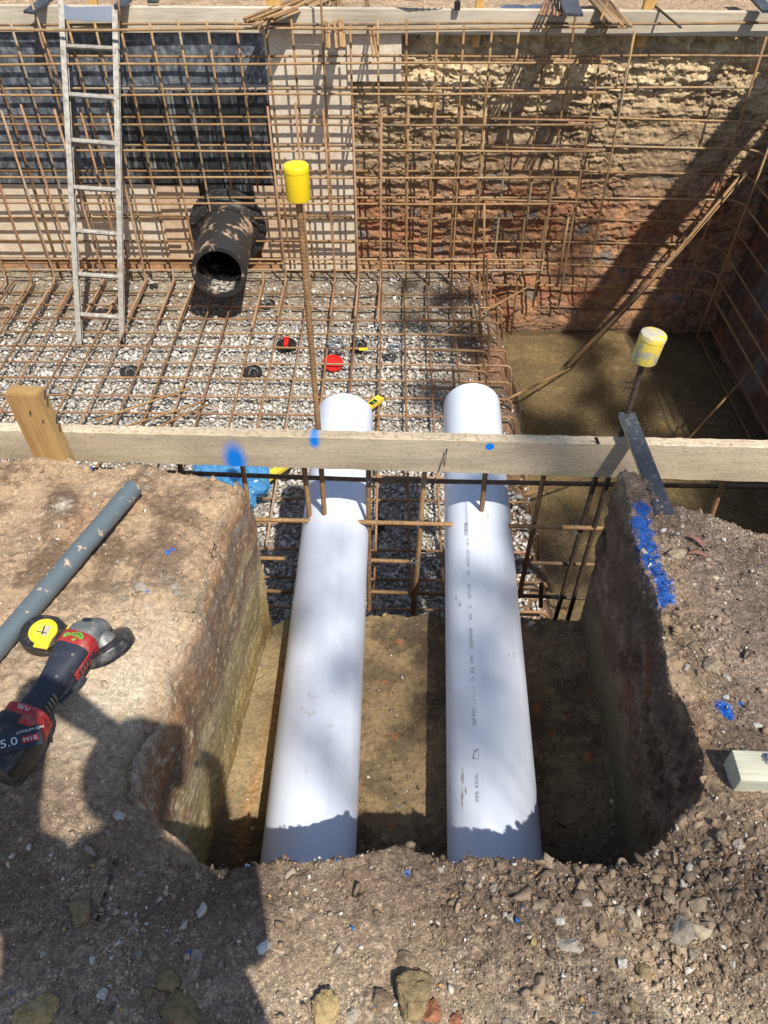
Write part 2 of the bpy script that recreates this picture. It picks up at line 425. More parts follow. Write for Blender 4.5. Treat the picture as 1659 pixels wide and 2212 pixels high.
def waterm():
    m, t, b = newmat('murky_water'); co = coords(t)
    tr = N(t, 'ShaderNodeBsdfTransparent'); tr.inputs[0].default_value = (.80, .73, .58, 1)
    gl = N(t, 'ShaderNodeBsdfGlossy'); gl.inputs['Roughness'].default_value = .04
    n = noise_n(t, co, 7, 3); bp = N(t, 'ShaderNodeBump'); bp.inputs['Strength'].default_value = .08; bp.inputs['Distance'].default_value = .01
    t.links.new(n, bp.inputs['Height']); t.links.new(bp.outputs[0], gl.inputs['Normal'])
    df = N(t, 'ShaderNodeBsdfDiffuse'); df.inputs[0].default_value = (.19, .155, .095, 1)
    m1 = N(t, 'ShaderNodeMixShader'); m1.inputs[0].default_value = .34
    t.links.new(tr.outputs[0], m1.inputs[1]); t.links.new(df.outputs[0], m1.inputs[2])
    fr = N(t, 'ShaderNodeFresnel'); fr.inputs[0].default_value = 1.33
    m2 = N(t, 'ShaderNodeMixShader'); t.links.new(fr.outputs[0], m2.inputs[0]); t.links.new(m1.outputs[0], m2.inputs[1]); t.links.new(gl.outputs[0], m2.inputs[2])
    t.links.new(m2.outputs[0], t.nodes['Material Output'].inputs[0]); return m
M['water'] = waterm()

# ================================================================== EARTH: bank with the trench cut through it
def curve_xy(pts, z):
    a = np.array([list(pz(x, y, z))[:2] for x, y in pts]); a = a[np.argsort(a[:, 1])]; return a[:, 1], a[:, 0]
LR = curve_xy([(500,1062),(482,1110),(462,1170),(440,1235),(412,1310),(392,1370),(360,1440),(345,1500),(338,1545),(306,1600),(275,1665),(262,1705),(292,1745),(330,1775),(372,1800),(408,1835),(440,1862)], 0)
RR = curve_xy([(1362,1095),(1368,1150),(1385,1210),(1412,1270),(1430,1330),(1436,1400),(1446,1470),(1485,1530),(1500,1580),(1520,1640),(1515,1700),(1490,1760),(1440,1810),(1395,1850),(1380,1875)], 0)
ZF = -0.70
LB = curve_xy([(582,1318),(560,1400),(535,1480),(508,1570),(487,1660),(462,1750),(436,1850)], ZF)
RB = curve_xy([(1252,1338),(1266,1430),(1290,1530),(1316,1640),(1335,1750),(1350,1860)], ZF)
def XL(Y):
    Y = np.asarray(Y, dtype=float); return np.interp(Y, *LR) + .006 * np.sin(Y * 11 + 1) + .005 * np.sin(Y * 27 + 2) + .003 * np.sin(Y * 61)
def XR(Y): return np.interp(Y, *RR)
def BL(Y): return np.interp(Y, *LB)
def BR(Y): return np.interp(Y, *RB)
nr = curve_xy([(0, 0)] and [(430,1868)], 0)
NRpts = [(400,1850),(450,1866),(560,1858),(640,1850),(700,1858),(760,1856),(810,1838),(870,1836),(930,1852),(975,1872),(1010,1862),(1060,1856),(1110,1864),(1170,1862),(1230,1872),(1290,1884),(1345,1880),(1385,1868),(1420,1850)]
_n = np.array([list(pz(x, y, 0.0))[:2] for x, y in NRpts])
def YN(X): return np.interp(X, _n[:, 0], _n[:, 1])
YFX = [-6, -1.2, -1.0, -.9, -.75, -.62, -.52, -.45, -.37, .0, .3, .69, .74, .82, .95, 1.05, 1.2, 2.0, 6]
YFY = [1.70, 1.72, 1.75, 1.71, 1.72, 1.68, 1.67, 1.65, 1.71, 1.73, 1.72, 1.70, 1.57, 1.545, 1.48, 1.45, 1.47, 1.46, 1.46]
def YFr(X): return np.interp(X, YFX, YFY)
def dens(n, L, a):  # dense near 0, growing outward
    t = np.linspace(0, 1, n); return L * (a * t + (1 - a) * t ** 4)
aA = dens(300, 7.0, .19)[::-1]; aE = dens(230, 7.0, .17)
nB, nCc, nD = 130, 210, 110
tB = np.linspace(0, 1, nB)[1:-1]; tC = np.linspace(0, 1, nCc); tD = np.linspace(0, 1, nD)[1:-1]
ncol = len(aA) + len(tB) + len(tC) + len(tD) + len(aE)
rowsY = np.concatenate([np.linspace(-4, .2, 22)[:-1], np.linspace(.2, 1, 380) * 0 + 0])  # placeholder
tv = np.concatenate([-(np.linspace(1, 0, 24)[:-1]) ** 1.5, np.linspace(0, 1, 370)])
colX = np.concatenate([XL(1.6) - aA, XL(1.6) + tB * (BL(1.7) - XL(1.6)), BL(1.7) + tC * (BR(1.7) - BL(1.7)), BR(1.7) + tD * (XR(1.5) - BR(1.7)), XR(1.5) + aE])
yf = YFr(colX); yf = yf + .035 * fbm(np.stack([colX, colX * 0, colX * 0], 1), 7, 4) + .011 * fbm(np.stack([colX, colX * 0, colX * 0], 1), 45, 2)
Y0 = .22
Yg = np.where(tv[:, None] < 0, Y0 + tv[:, None] * 4.2, Y0 + tv[:, None] * (yf[None, :] - Y0))
nrow = len(tv)
Xg = np.zeros_like(Yg); Zg = np.zeros_like(Yg); reg = np.zeros(ncol, int); dep = np.zeros_like(Yg)
c0 = 0
s = slice(c0, c0 + len(aA)); Xg[:, s] = XL(Yg[:, s]) - aA[None, :]; c0 += len(aA); iB = c0
s = slice(c0, c0 + len(tB)); xl = XL(Yg[:, s]); bl = BL(Yg[:, s]); tt = tB[None, :]
Xg[:, s] = xl + (bl - xl - .03) * tt + .03 * (1 - (1 - tt) ** 9) + .03 * np.sin(tt * math.pi) * (1 - tt) + .02 * sstep(.8, 1, tt); Zg[:, s] = ZF * (tt - .045 * (1 - (1 - tt) ** 9) * (1 - tt)).clip(0, 1); reg[s] = 1; c0 += len(tB)
s = slice(c0, c0 + len(tC)); Xg[:, s] = BL(Yg[:, s]) + (BR(Yg[:, s]) - BL(Yg[:, s])) * tC[None, :]; Zg[:, s] = ZF - .02 * np.sin(tC * math.pi)[None, :]; reg[s] = 2; c0 += len(tC)
s = slice(c0, c0 + len(tD)); xr = XR(Yg[:, s]); br = BR(Yg[:, s]); tt = tD[None, :]
Xg[:, s] = br + (xr - br) * tt ** 1.25; Zg[:, s] = ZF * (1 - tt); reg[s] = 3; c0 += len(tD)
s = slice(c0, c0 + len(aE)); Xg[:, s] = XR(Yg[:, s]) + aE[None, :]; reg[s] = 4
nz = fbm(np.stack([Xg, Yg, Yg * 0], -1), 14, 3) * .012
fN = sstep(0.0, .05, Yg - YN(Xg) - nz)
Zg = Zg * fN
# bank undulation
P = np.stack([Xg, Yg, Zg], -1)
bankm = sstep(-.12, 0, Zg)
Zg = Zg + bankm * (.022 * fbm(P, 2.3, 3) + .03 * sstep(.75, 1.05, Xg) * fbm(P, 5, 2, off=3))
Zg = Zg - bankm * .028 * np.exp(-np.abs(Xg - XL(Yg)) / .05) * (np.arange(ncol) < iB)[None, :] * sstep(.6, .8, Yg)
Zg = Zg + bankm * (.022 * fbm(P, 5.5, 3, off=14) + .03 * np.exp(-((Yg - 1.58) / .12) ** 2) * (.4 + fbm(P, 4, 2, off=15))) * (np.arange(ncol) < iB)[None, :] * sstep(1.0, 1.3, Yg)
Zg = Zg + bankm * .05 * np.exp(-((Xg - .70) / .10) ** 2 - ((Yg - .66) / .16) ** 2)  # mound added so the rim throws more shade on the right pipe
# raised lip of rubble on near right rim
Zg = Zg + bankm * .03 * np.exp(-((Yg - .50) / .07) ** 2) * sstep(.05, .3, Xg) * sstep(1.1, .7, Xg)
Zg = Zg - bankm * .05 * np.exp(-((Xg + .38) / .16) ** 2) * sstep(.42, .62, Yg) * sstep(1.1, .8, Yg)
# dropping face into the pit
nd = 60; td = np.linspace(0, 1, nd + 1)[1:]
Zd = Zg[-1][None, :] + (-1.75 - Zg[-1])[None, :] * td[:, None]
Xd = np.tile(Xg[-1], (nd, 1)); Yd = np.tile(Yg[-1], (nd, 1)) - .04 * np.sin(td * math.pi)[:, None] + .03 * td[:, None]
Xg = np.vstack([Xg, Xd]); Yg = np.vstack([Yg, Yd]); Zg = np.vstack([Zg, Zd]); nR = nrow + nd
P = np.stack([Xg, Yg, Zg], -1)
def normals(P):
    du = np.gradient(P, axis=1); dv = np.gradient(P, axis=0); n = np.cross(du, dv)
    return n / (np.linalg.norm(n, axis=-1, keepdims=True) + 1e-12)
Nn = normals(P)
for _ in range(2):
    Nn = (Nn + np.roll(Nn, 1, 0) + np.roll(Nn, -1, 0) + np.roll(Nn, 1, 1) + np.roll(Nn, -1, 1)); Nn /= np.linalg.norm(Nn, axis=-1, keepdims=True)
X, Y, Z = P[..., 0], P[..., 1], P[..., 2]
wallL = ((np.arange(ncol) >= iB) & (reg == 1))[None, :] * sstep(-.02, -.10, Z)
wallR = (reg == 3)[None, :] * sstep(-.0, -.06, Z)
flo = (reg == 2)[None, :] * sstep(-.3, -.6, Z)
bank = sstep(-.06, -.0, Z)
rough = bank * (.75 + .5 * sstep(-.1, .25, X + .3 * fbm(P, 3, 2)) ) + wallR * (.25 + .9 * sstep(-.5, -.2, Z)) + wallL * .12 + flo * (.7 + .9 * sstep(1.0, .75, Y + .1 * fbm(P, 5, 2)))
rough = np.clip(rough + (1 - bank - wallL - wallR - flo).clip(0, 1) * .6, 0, 1.3)
F1, F2, Rw = worley(P, 38); F1b, F2b, Rwb = worley(P, 95, 5.2)
cr1 = sstep(0, .22, F2 - F1); clod = (.55 - F1) ; clodb = (.55 - F1b)
densm = sstep(.42, .62, .5 + fbm(P, 5.5, 3, off=9)) 
H = .006 * fbm(P, 11, 4) + rough * (.010 * fbm(P, 24, 4, .6) + densm * .011 * clod + .0055 * clodb * (.4 + .6 * densm) + .0035 * fbm(P, 120, 3, .6))
# compacted left bank: crusty plates with crack lines
crust = bank * sstep(-.0, -.25, X) * sstep(.95, 1.15, Y)
F1c, F2c, _ = worley(P + .03 * np.stack([fbm(P, 20, 2), fbm(P, 20, 2, off=4), fbm(P, 20, 2, off=8)], -1), 11, 2.2)
crk = sstep(.05, 0, F2c - F1c) * sstep(.05, .3, fbm(P, 4, 2, off=12) + .1)
H -= crust * crk * .012
# streaky left wall, scraped along the trench
n0 = fbm(P, 6, 3, off=90)
st = fbm(P, 1, 3, .5, (1.5, 1.1, 9)); st2 = fbm(P + .004 * np.stack([n0, n0, n0], -1), 1, 5, .7, (6, 2.6, 44), 4)
H += wallL * (.004 * st + .0025 * st2 + .0035 * fbm(P, 9, 3) + .0035 * fbm(P, 55, 3, .6) * sstep(-.1, .2, n0) + .004 * fbm(P, 30, 3, .6) * sstep(0, .3, n0))
H += wallR * (.034 * fbm(P, 1, 4, .65, (14, 6, 5), 2) + .012 * (.5 - F1)) * sstep(-.62, -.35, Z)
P2 = P + Nn * H[..., None]
# ---- colours
cA = np.array([.44, .315, .20]); cAd = np.array([.19, .128, .082]); cPale = np.array([.56, .49, .40]); cRed = np.array([.33, .17, .10])
n1 = fbm(P, 3.2, 4); n2 = fbm(P, 9, 5, .6, off=3); n3 = fbm(P, 45, 4, .7, off=6)
colb = mix(cA, cAd, sstep(-.12, .28, n1 + .7 * n2 + .35 * n3))
colb = mix(colb, cPale, sstep(.12, .45, n2 + .35 * n3 - .1) * .75)
colb = mix(colb, cRed, sstep(.2, .5, fbm(P, 2.4, 3, off=20)) * .6)
wh = np.exp(-(((X + .62) / .22) ** 2 + ((Y - .95) / .22) ** 2)); colb = mix(colb, [.60, .52, .40], (wh * (.75 + .5 * n2)).clip(0, .9))
# right bank is darker, near bank greyer
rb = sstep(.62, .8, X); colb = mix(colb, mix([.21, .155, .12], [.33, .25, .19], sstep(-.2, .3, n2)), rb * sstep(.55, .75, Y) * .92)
nb = sstep(.85, .55, Y); tanm = sstep(.50, .34, Y + .05 * n2)  # near bank turns lighter tan towards its front
colb = mix(colb, mix(mix([.21, .15, .105], [.37, .28, .20], sstep(-.25, .45, n2 + .4 * n3)), mix([.35, .265, .185], [.50, .40, .29], sstep(-.25, .4, n2)), tanm), nb * .9)
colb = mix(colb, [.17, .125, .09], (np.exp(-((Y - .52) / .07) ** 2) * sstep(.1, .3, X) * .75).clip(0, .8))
colb = mix(colb, [.15, .11, .085], (densm * (1 - cr1) * .55 * rough).clip(0, .8))
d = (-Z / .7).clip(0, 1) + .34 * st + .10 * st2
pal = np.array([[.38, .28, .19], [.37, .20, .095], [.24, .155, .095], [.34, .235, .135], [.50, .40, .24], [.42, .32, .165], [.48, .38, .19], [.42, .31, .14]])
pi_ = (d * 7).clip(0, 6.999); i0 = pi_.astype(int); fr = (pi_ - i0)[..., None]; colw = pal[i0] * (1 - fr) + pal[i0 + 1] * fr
colw = mix(colw, [.36, .12, .05], sstep(.18, .4, fbm(P, 1, 3, .6, (1, .8, 9), 7)) * sstep(.85, .3, (-Z / .7)) * .85)
colw = mix(colw, [.22, .18, .145], sstep(.12, .35, fbm(P, 1, 3, .6, (1, .7, 12), 15)) * .8 * sstep(.75, .45, -Z / .7) * sstep(.9, 1.2, Y))
colw = mix(colw, [.54, .46, .33], sstep(.10, .32, st2 * .45 + n3 * .45 + n2 * .3) * .75); colw = mix(colw, [.18, .14, .10], sstep(.2, .45, -st2 * .8 + n3 * .4) * .5)
colw = colw * (.86 + .5 * n3[..., None]); colw = mix(colw, [.58, .50, .37], sstep(.18, .36, n3) * sstep(-.25, .15, n2) * .65); colw = mix(colw, [.40, .15, .06], sstep(.25, .42, fbm(P, 1, 4, .6, (20, 7, 30), 55)) * .6)
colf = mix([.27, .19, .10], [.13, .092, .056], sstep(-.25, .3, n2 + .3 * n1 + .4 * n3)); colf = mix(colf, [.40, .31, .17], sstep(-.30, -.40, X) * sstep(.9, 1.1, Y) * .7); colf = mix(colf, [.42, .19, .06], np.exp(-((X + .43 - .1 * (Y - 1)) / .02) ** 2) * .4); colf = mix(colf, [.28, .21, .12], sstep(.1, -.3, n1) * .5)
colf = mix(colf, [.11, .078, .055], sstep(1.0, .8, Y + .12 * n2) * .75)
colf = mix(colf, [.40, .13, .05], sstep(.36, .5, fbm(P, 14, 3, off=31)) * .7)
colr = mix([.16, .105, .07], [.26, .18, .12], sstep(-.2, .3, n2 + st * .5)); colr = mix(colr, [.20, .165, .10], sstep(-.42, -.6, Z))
colr = mix(colr, [.28, .09, .04], sstep(.25, .45, fbm(P, 1, 3, .6, (6, 3, 3), 22)) * .6)
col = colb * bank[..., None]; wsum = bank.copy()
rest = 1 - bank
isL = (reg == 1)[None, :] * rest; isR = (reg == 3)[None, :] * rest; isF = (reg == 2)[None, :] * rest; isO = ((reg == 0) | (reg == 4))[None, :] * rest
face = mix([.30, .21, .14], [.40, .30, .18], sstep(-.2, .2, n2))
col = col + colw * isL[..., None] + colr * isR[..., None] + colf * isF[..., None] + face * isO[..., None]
# sprayed blue marks on the soil
def spray(col, P, pts, z, r, stren=1.0, thr=.0, tint=(.012, .13, .52)):
    for px, py, rr in pts:
        q = pz(px, py, z); dd = np.sqrt((P[..., 0] - q.x) ** 2 + (P[..., 1] - q.y) ** 2 + ((P[..., 2] - z) * .5) ** 2)
        m = sstep(1.0, .55, dd / (rr * r) - .55 * n3 - .25 * n2) * stren
        col = mix(col, tint, m.clip(0, .95))
    return col
bl_ = [pz(x, y, 0) for x, y in ((1390,1098),(1383,1130),(1392,1160),(1402,1200),(1418,1232),(1432,1278),(1440,1300))]
dm = np.full(P.shape[:2], 9.)
for a_, b_ in zip(bl_, bl_[1:]):
    ax_, ay_, bx_, by_ = a_.x, a_.y, b_.x, b_.y; L2 = (bx_-ax_)**2 + (by_-ay_)**2
    tt_ = (((P[..., 0]-ax_)*(bx_-ax_) + (P[..., 1]-ay_)*(by_-ay_)) / L2).clip(0, 1)
    dm = np.minimum(dm, np.sqrt((P[..., 0]-ax_-tt_*(bx_-ax_))**2 + (P[..., 1]-ay_-tt_*(by_-ay_))**2 + (P[..., 2]*.6)**2))
mk = sstep(1.15, .5, dm / (.026 - .008 * sstep(1.3, 1.1, P[..., 1])) + 1.3 * n3 + .9 * fbm(P, 22, 3, off=33)); col = mix(col, [.012, .10, .40], mk.clip(0, .95))
col = spray(col, P, [(1562,1530,1.0),(1572,1545,.7),(1600,1518,.3),(362,1192,.45),(372,1187,.3),(505,1085,.35),(318,1278,.3),(535,1392,.25),(448,1135,.3),(440,1180,.3),(1600,1848,.4),(880,1886,.3),(1568,1858,.4)], 0, .022)
F = (np.arange(nR - 1)[:, None] * ncol + np.arange(ncol - 1)[None, :])
F = np.stack([F, F + 1, F + ncol + 1, F + ncol], -1).reshape(-1, 4)
gritm = bank * (.42 + .55 * sstep(.15, .5, densm) * sstep(-.35, -.1, X) + .5 * sstep(.8, .55, Y) + .5 * sstep(.6, .75, X)).clip(0, 1) + isF * (.18 + .5 * sstep(1., .8, Y)) + isL * .4 + isR * .3 + isO * .4
gritm = (gritm * (.75 + .6 * n2)).clip(0, 1)
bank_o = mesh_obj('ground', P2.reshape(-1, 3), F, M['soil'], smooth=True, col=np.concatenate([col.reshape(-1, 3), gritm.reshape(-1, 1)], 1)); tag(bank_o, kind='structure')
BANK = (P2, Nn, bank, rough, reg, col)

# ---- stone templates
def hull_template(seed, flat=1.0, n=11):
    r = random.Random(seed); bm = bmesh.new()
    for _ in range(n):
        v = Vector((r.gauss(0, 1), r.gauss(0, 1), r.gauss(0, 1))).normalized() * r.uniform(.75, 1)
        bm.verts.new((v.x, v.y * r.uniform(.75, 1), v.z * flat))
    res = bmesh.ops.convex_hull(bm, input=bm.verts)
    junk = [e for e in res['geom_interior'] + res['geom_unused'] if isinstance(e, bmesh.types.BMVert)]
    for v in junk:
        if v.is_valid: bm.verts.remove(v)
    bmesh.ops.triangulate(bm, faces=bm.faces[:]); bm.verts.index_update(); bm.verts.ensure_lookup_table()
    V = np.array([list(v.co) for v in bm.verts]); F = np.array([[v.index for v in f.verts] for f in bm.faces]); bm.free(); return V, F
TPL = [hull_template(s_, random.Random(s_).uniform(.5, .95), 9 + s_ % 5) for s_ in range(28)]
def lump_template(seed):
    r = random.Random(seed); bm = bmesh.new(); bmesh.ops.create_icosphere(bm, subdivisions=2, radius=1); o_ = Vector((seed * 3.1, seed, 7.7))
    pl = [(Vector((r.gauss(0, 1), r.gauss(0, 1), r.gauss(0, 1))).normalized(), r.uniform(.25, .7)) for _ in range(11)]
    for v in bm.verts:
        c = v.co.copy()
        for n_, d_ in pl:
            k = c.dot(n_) - d_
            if k > 0: c -= n_ * k * .95
        v.co = c * (1.3 + .6 * mnoise.noise(c * 2.1 + o_) + .5 * mnoise.noise(c * 6 + o_))
    bmesh.ops.triangulate(bm, faces=bm.faces[:]); V = np.array([list(v.co) for v in bm.verts]); F = np.array([[v.index for v in f.verts] for f in bm.faces]); bm.free(); return V, F
LUMPS = [lump_template(s_) for s_ in range(24)]
def scatter(name, pos, size, cols, mat, up=None, flatten=True, TPL=TPL):
    n = len(pos); VV = []; FF = []; CC = []; b = 0
    tid = RNG.integers(0, len(TPL), n)
    q = RNG.normal(size=(n, 4)); q /= np.linalg.norm(q, axis=1)[:, None]
    if flatten: q[:, 1] *= .35; q[:, 2] *= .35; q /= np.linalg.norm(q, axis=1)[:, None]
    w_, x_, y_, z_ = q.T
    R = np.stack([1-2*(y_*y_+z_*z_), 2*(x_*y_-z_*w_), 2*(x_*z_+y_*w_), 2*(x_*y_+z_*w_), 1-2*(x_*x_+z_*z_), 2*(y_*z_-x_*w_), 2*(x_*z_-y_*w_), 2*(y_*z_+x_*w_), 1-2*(x_*x_+y_*y_)], -1).reshape(n, 3, 3)
    an = RNG.uniform(.5, 1.35, size=(n, 3))
    for t, (V, F) in enumerate(TPL):
        idx = np.nonzero(tid == t)[0]
        if not len(idx): continue
        v = V[None] * an[idx][:, None, :] * size[idx][:, None, None]
        v = np.einsum('nij,nkj->nki', R[idx], v) + pos[idx][:, None, :]
        VV.append(v.reshape(-1, 3)); m = len(V)
        FF.append((F[None] + (np.arange(len(idx)) * m)[:, None, None] + b).reshape(-1, 3)); b += m * len(idx)
        CC.append(np.repeat(cols[idx], m, axis=0))
    return mesh_obj(name, np.vstack(VV), np.vstack(FF), mat, col=np.vstack(CC))
# ---- loose crumbs on the banks
def crumbs():
    P2, Nn, bank, rough, reg, col = BANK
    X, Y, Z = P2[..., 0], P2[..., 1], P2[..., 2]
    vis = (np.abs(X) < 1.6) & (Y > .2) & (Y < 1.9)
    a = np.linalg.norm(np.cross(np.gradient(P2, axis=1), np.gradient(P2, axis=0)), axis=-1)
    cl = sstep(.35, .7, .5 + fbm(P2, 6, 3, off=40))
    nearr = np.exp(-((Y - .47) / .12) ** 2) * sstep(-.15, .2, X)
    leftc = np.exp(-(((X + .42) / .25) ** 2 + ((Y - .62) / .22) ** 2))
    midl = np.exp(-(((X + .55) / .22) ** 2 + ((Y - 1.3) / .15) ** 2))
    den = bank * (.30 + .5 * cl + 1.5 * nearr * (.3 + cl) + 1.2 * leftc * (.3 + cl) + .8 * midl * cl + .55 * sstep(.62, .75, X) * cl + .35 * sstep(.6, .4, Y))
    den = den + (reg == 2)[None, :] * (1 - bank) * (.25 + .8 * sstep(.95, .75, Y) + .5 * cl) * (Z > -.85)
    den = den + bank * (.22 + .9 * sstep(.75, .5, Y) * (.35 + .9 * sstep(.0, .3, X)) + .35 * sstep(.62, .75, X))
    w_ = (a * den * vis).ravel(); w_ /= w_.sum(); n = 82000
    ii = RNG.choice(len(w_), n, p=w_)
    pos = P2.reshape(-1, 3)[ii] + RNG.normal(size=(n, 3)) * .0025 * np.array([1, 1, 0]); base = col.reshape(-1, 3)[ii]
    sz = np.exp(RNG.normal(math.log(.0021), .5, n)).clip(.0010, .012)
    big = RNG.random(n) < .035; sz = np.where(big, sz * RNG.uniform(1.6, 3.2, n), sz).clip(0, .016)
    pos[:, 2] += sz * .35
    k = RNG.random(n)[:, None]; tone = RNG.uniform(.62, 1.35, n)[:, None]
    c = base * tone
    c = np.where(k > .86, np.array([.50, .45, .38]) * tone, c); c = np.where(k > .965, np.array([.62, .60, .56]) * RNG.uniform(.8, 1.1, (n, 1)), c)
    c = np.where((k > .80) & (k < .82), np.array([.48, .30, .12]) * tone, c); c = np.where((k > .82) & (k < .823), np.array([.02, .14, .48]), c)
    o = scatter('loose_crumbs', pos, sz, c, M['rubble'], flatten=False); tag(o, kind='stuff')
    o['label'] = 'loose crumbs and grit lying on the clay banks around the trench'; o['category'] = 'gravel'
crumbs()
def clodlets():
    P2, Nn, bank, rough, reg, col = BANK
    a = np.linalg.norm(np.cross(np.gradient(P2, axis=1), np.gradient(P2, axis=0)), axis=-1); X, Y = P2[..., 0], P2[..., 1]
    vis = (np.abs(X) < 1.5) & (Y > .2) & (Y < 1.7); cl = sstep(.35, .65, .5 + fbm(P2, 8, 3, off=44))
    ridge = np.exp(-((Y - .515) / .06) ** 2) * sstep(.05, .25, X) + .6 * np.exp(-((Y - .47) / .10) ** 2) * sstep(.2, .4, X) + .8 * np.exp(-(((X - .62) / .14) ** 2 + ((Y - .60) / .13) ** 2))
    den = bank * (2.2 * ridge + .10 * np.exp(-((Y - .56) / .05) ** 2) + .35 * np.exp(-(((X + .40) / .14) ** 2 + ((Y - .68) / .12) ** 2)) + .22 * sstep(.66, .75, X) * cl + .10 * np.exp(-(((X + .5) / .15) ** 2 + ((Y - 1.25) / .15) ** 2)) + .015)
    den = den + (reg == 2)[None, :] * (1 - bank) * (.03 + .06 * cl + .55 * sstep(1.0, .8, Y))
    w_ = (a * den * vis).ravel(); w_ /= w_.sum(); n = 3800; ii = RNG.choice(len(w_), n, p=w_); pos = P2.reshape(-1, 3)[ii]; base = col.reshape(-1, 3)[ii]
    sz = np.exp(RNG.normal(math.log(.0056), .5, n)).clip(.003, .0155); pos[:, 2] += sz * .05; t_ = RNG.uniform(.75, 1.35, (n, 1)); c = (base * .65 + np.array([.30, .215, .14]) * .35) * t_
    k = RNG.random((n, 1)); c = np.where(k > .9, np.array([.46, .37, .26]) * t_, c); c = np.where(k > .97, np.array([.56, .50, .43]), c)
    o = scatter('loose_clods', pos, sz, c, M['rubble'], flatten=False, TPL=LUMPS); tag(o, 'broken clay crumbs heaped along the trench rim', 'rubble', kind='stuff')
clodlets()

# ================================================================== PIT
PITX0, PITX1, WY = -3.7, 2.78, 5.97
def grid_obj(name, P, mat, col, kind='structure'):
    nr_, nc_ = P.shape[:2]
    F = (np.arange(nr_ - 1)[:, None] * nc_ + np.arange(nc_ - 1)[None, :]); F = np.stack([F, F + 1, F + nc_ + 1, F + nc_], -1).reshape(-1, 4)
    o = mesh_obj(name, P.reshape(-1, 3), F, mat, smooth=True, col=col.reshape(-1, 3)); tag(o, kind=kind); return o
# --- floor
gx = np.concatenate([np.linspace(PITX0, -3.0, 20), np.linspace(-3.0, 2.9, 560)[1:]]); gy = np.linspace(1.62, 6.1, 400)
X, Y = np.meshgrid(gx, gy); P = np.stack([X, Y, X * 0], -1)
e = .05 * fbm(P, 3, 3)
GZ = -1.575
Z = GZ + .05 * sstep(5.15, 5.75, Y + e) + .012 * fbm(P, 4, 3)
sump = sstep(.70, .95, X + e + .12 * sstep(5.0, 5.9, Y)); Z = Z * (1 - sump) + (-2.065 + .06 * fbm(P, 1.4, 4)) * sump
Z = Z + sump * .14 * sstep(5.78, 5.98, Y + e) * sstep(-.1, .2, fbm(P, 3, 3, off=13) + .1) + sump * .05 * sstep(2.55, 2.8, X + e)
F1, F2, Rw = worley(P, 18); rgh = (sstep(5.1, 5.5, Y) + sstep(.2, .5, X)) .clip(0, 1) * (1 - .7 * sump)
Z = Z + rgh * (.02 * fbm(P, 9, 4, .6) + .012 * (.5 - F1)); Z += sump * .006 * fbm(P, 16, 3)
n1 = fbm(P, 2.2, 4, off=2); n2 = fbm(P, 10, 4, off=5)
c = mix([.40, .36, .30], [.30, .26, .21], sstep(-.3, .3, n2))
mud = mix([.34, .29, .22], [.22, .17, .12], sstep(-.3, .3, n2 + .5 * n1))
c = mix(c, mud, sstep(5.05, 5.35, Y + e)); c = mix(c, mix([.21, .15, .10], [.30, .17, .10], sstep(-.1, .4, n1)), sstep(.25, .55, X + e))
c = mix(c, mix([.34, .27, .17], [.56, .46, .31], sstep(-.2, .25, n1 + .5 * n2)), sump * sstep(-1.95, -2.06, Z)); 
grid_obj('pit_floor', np.stack([X, Y, Z], -1), M['pitfloor'], c)
PF = (gx, gy, Z)
def floor_z(x, y):
    xi = np.clip(np.searchsorted(gx, x), 0, len(gx) - 1); yi = np.clip(np.searchsorted(gy, y), 0, len(gy) - 1); return Z[yi, xi]
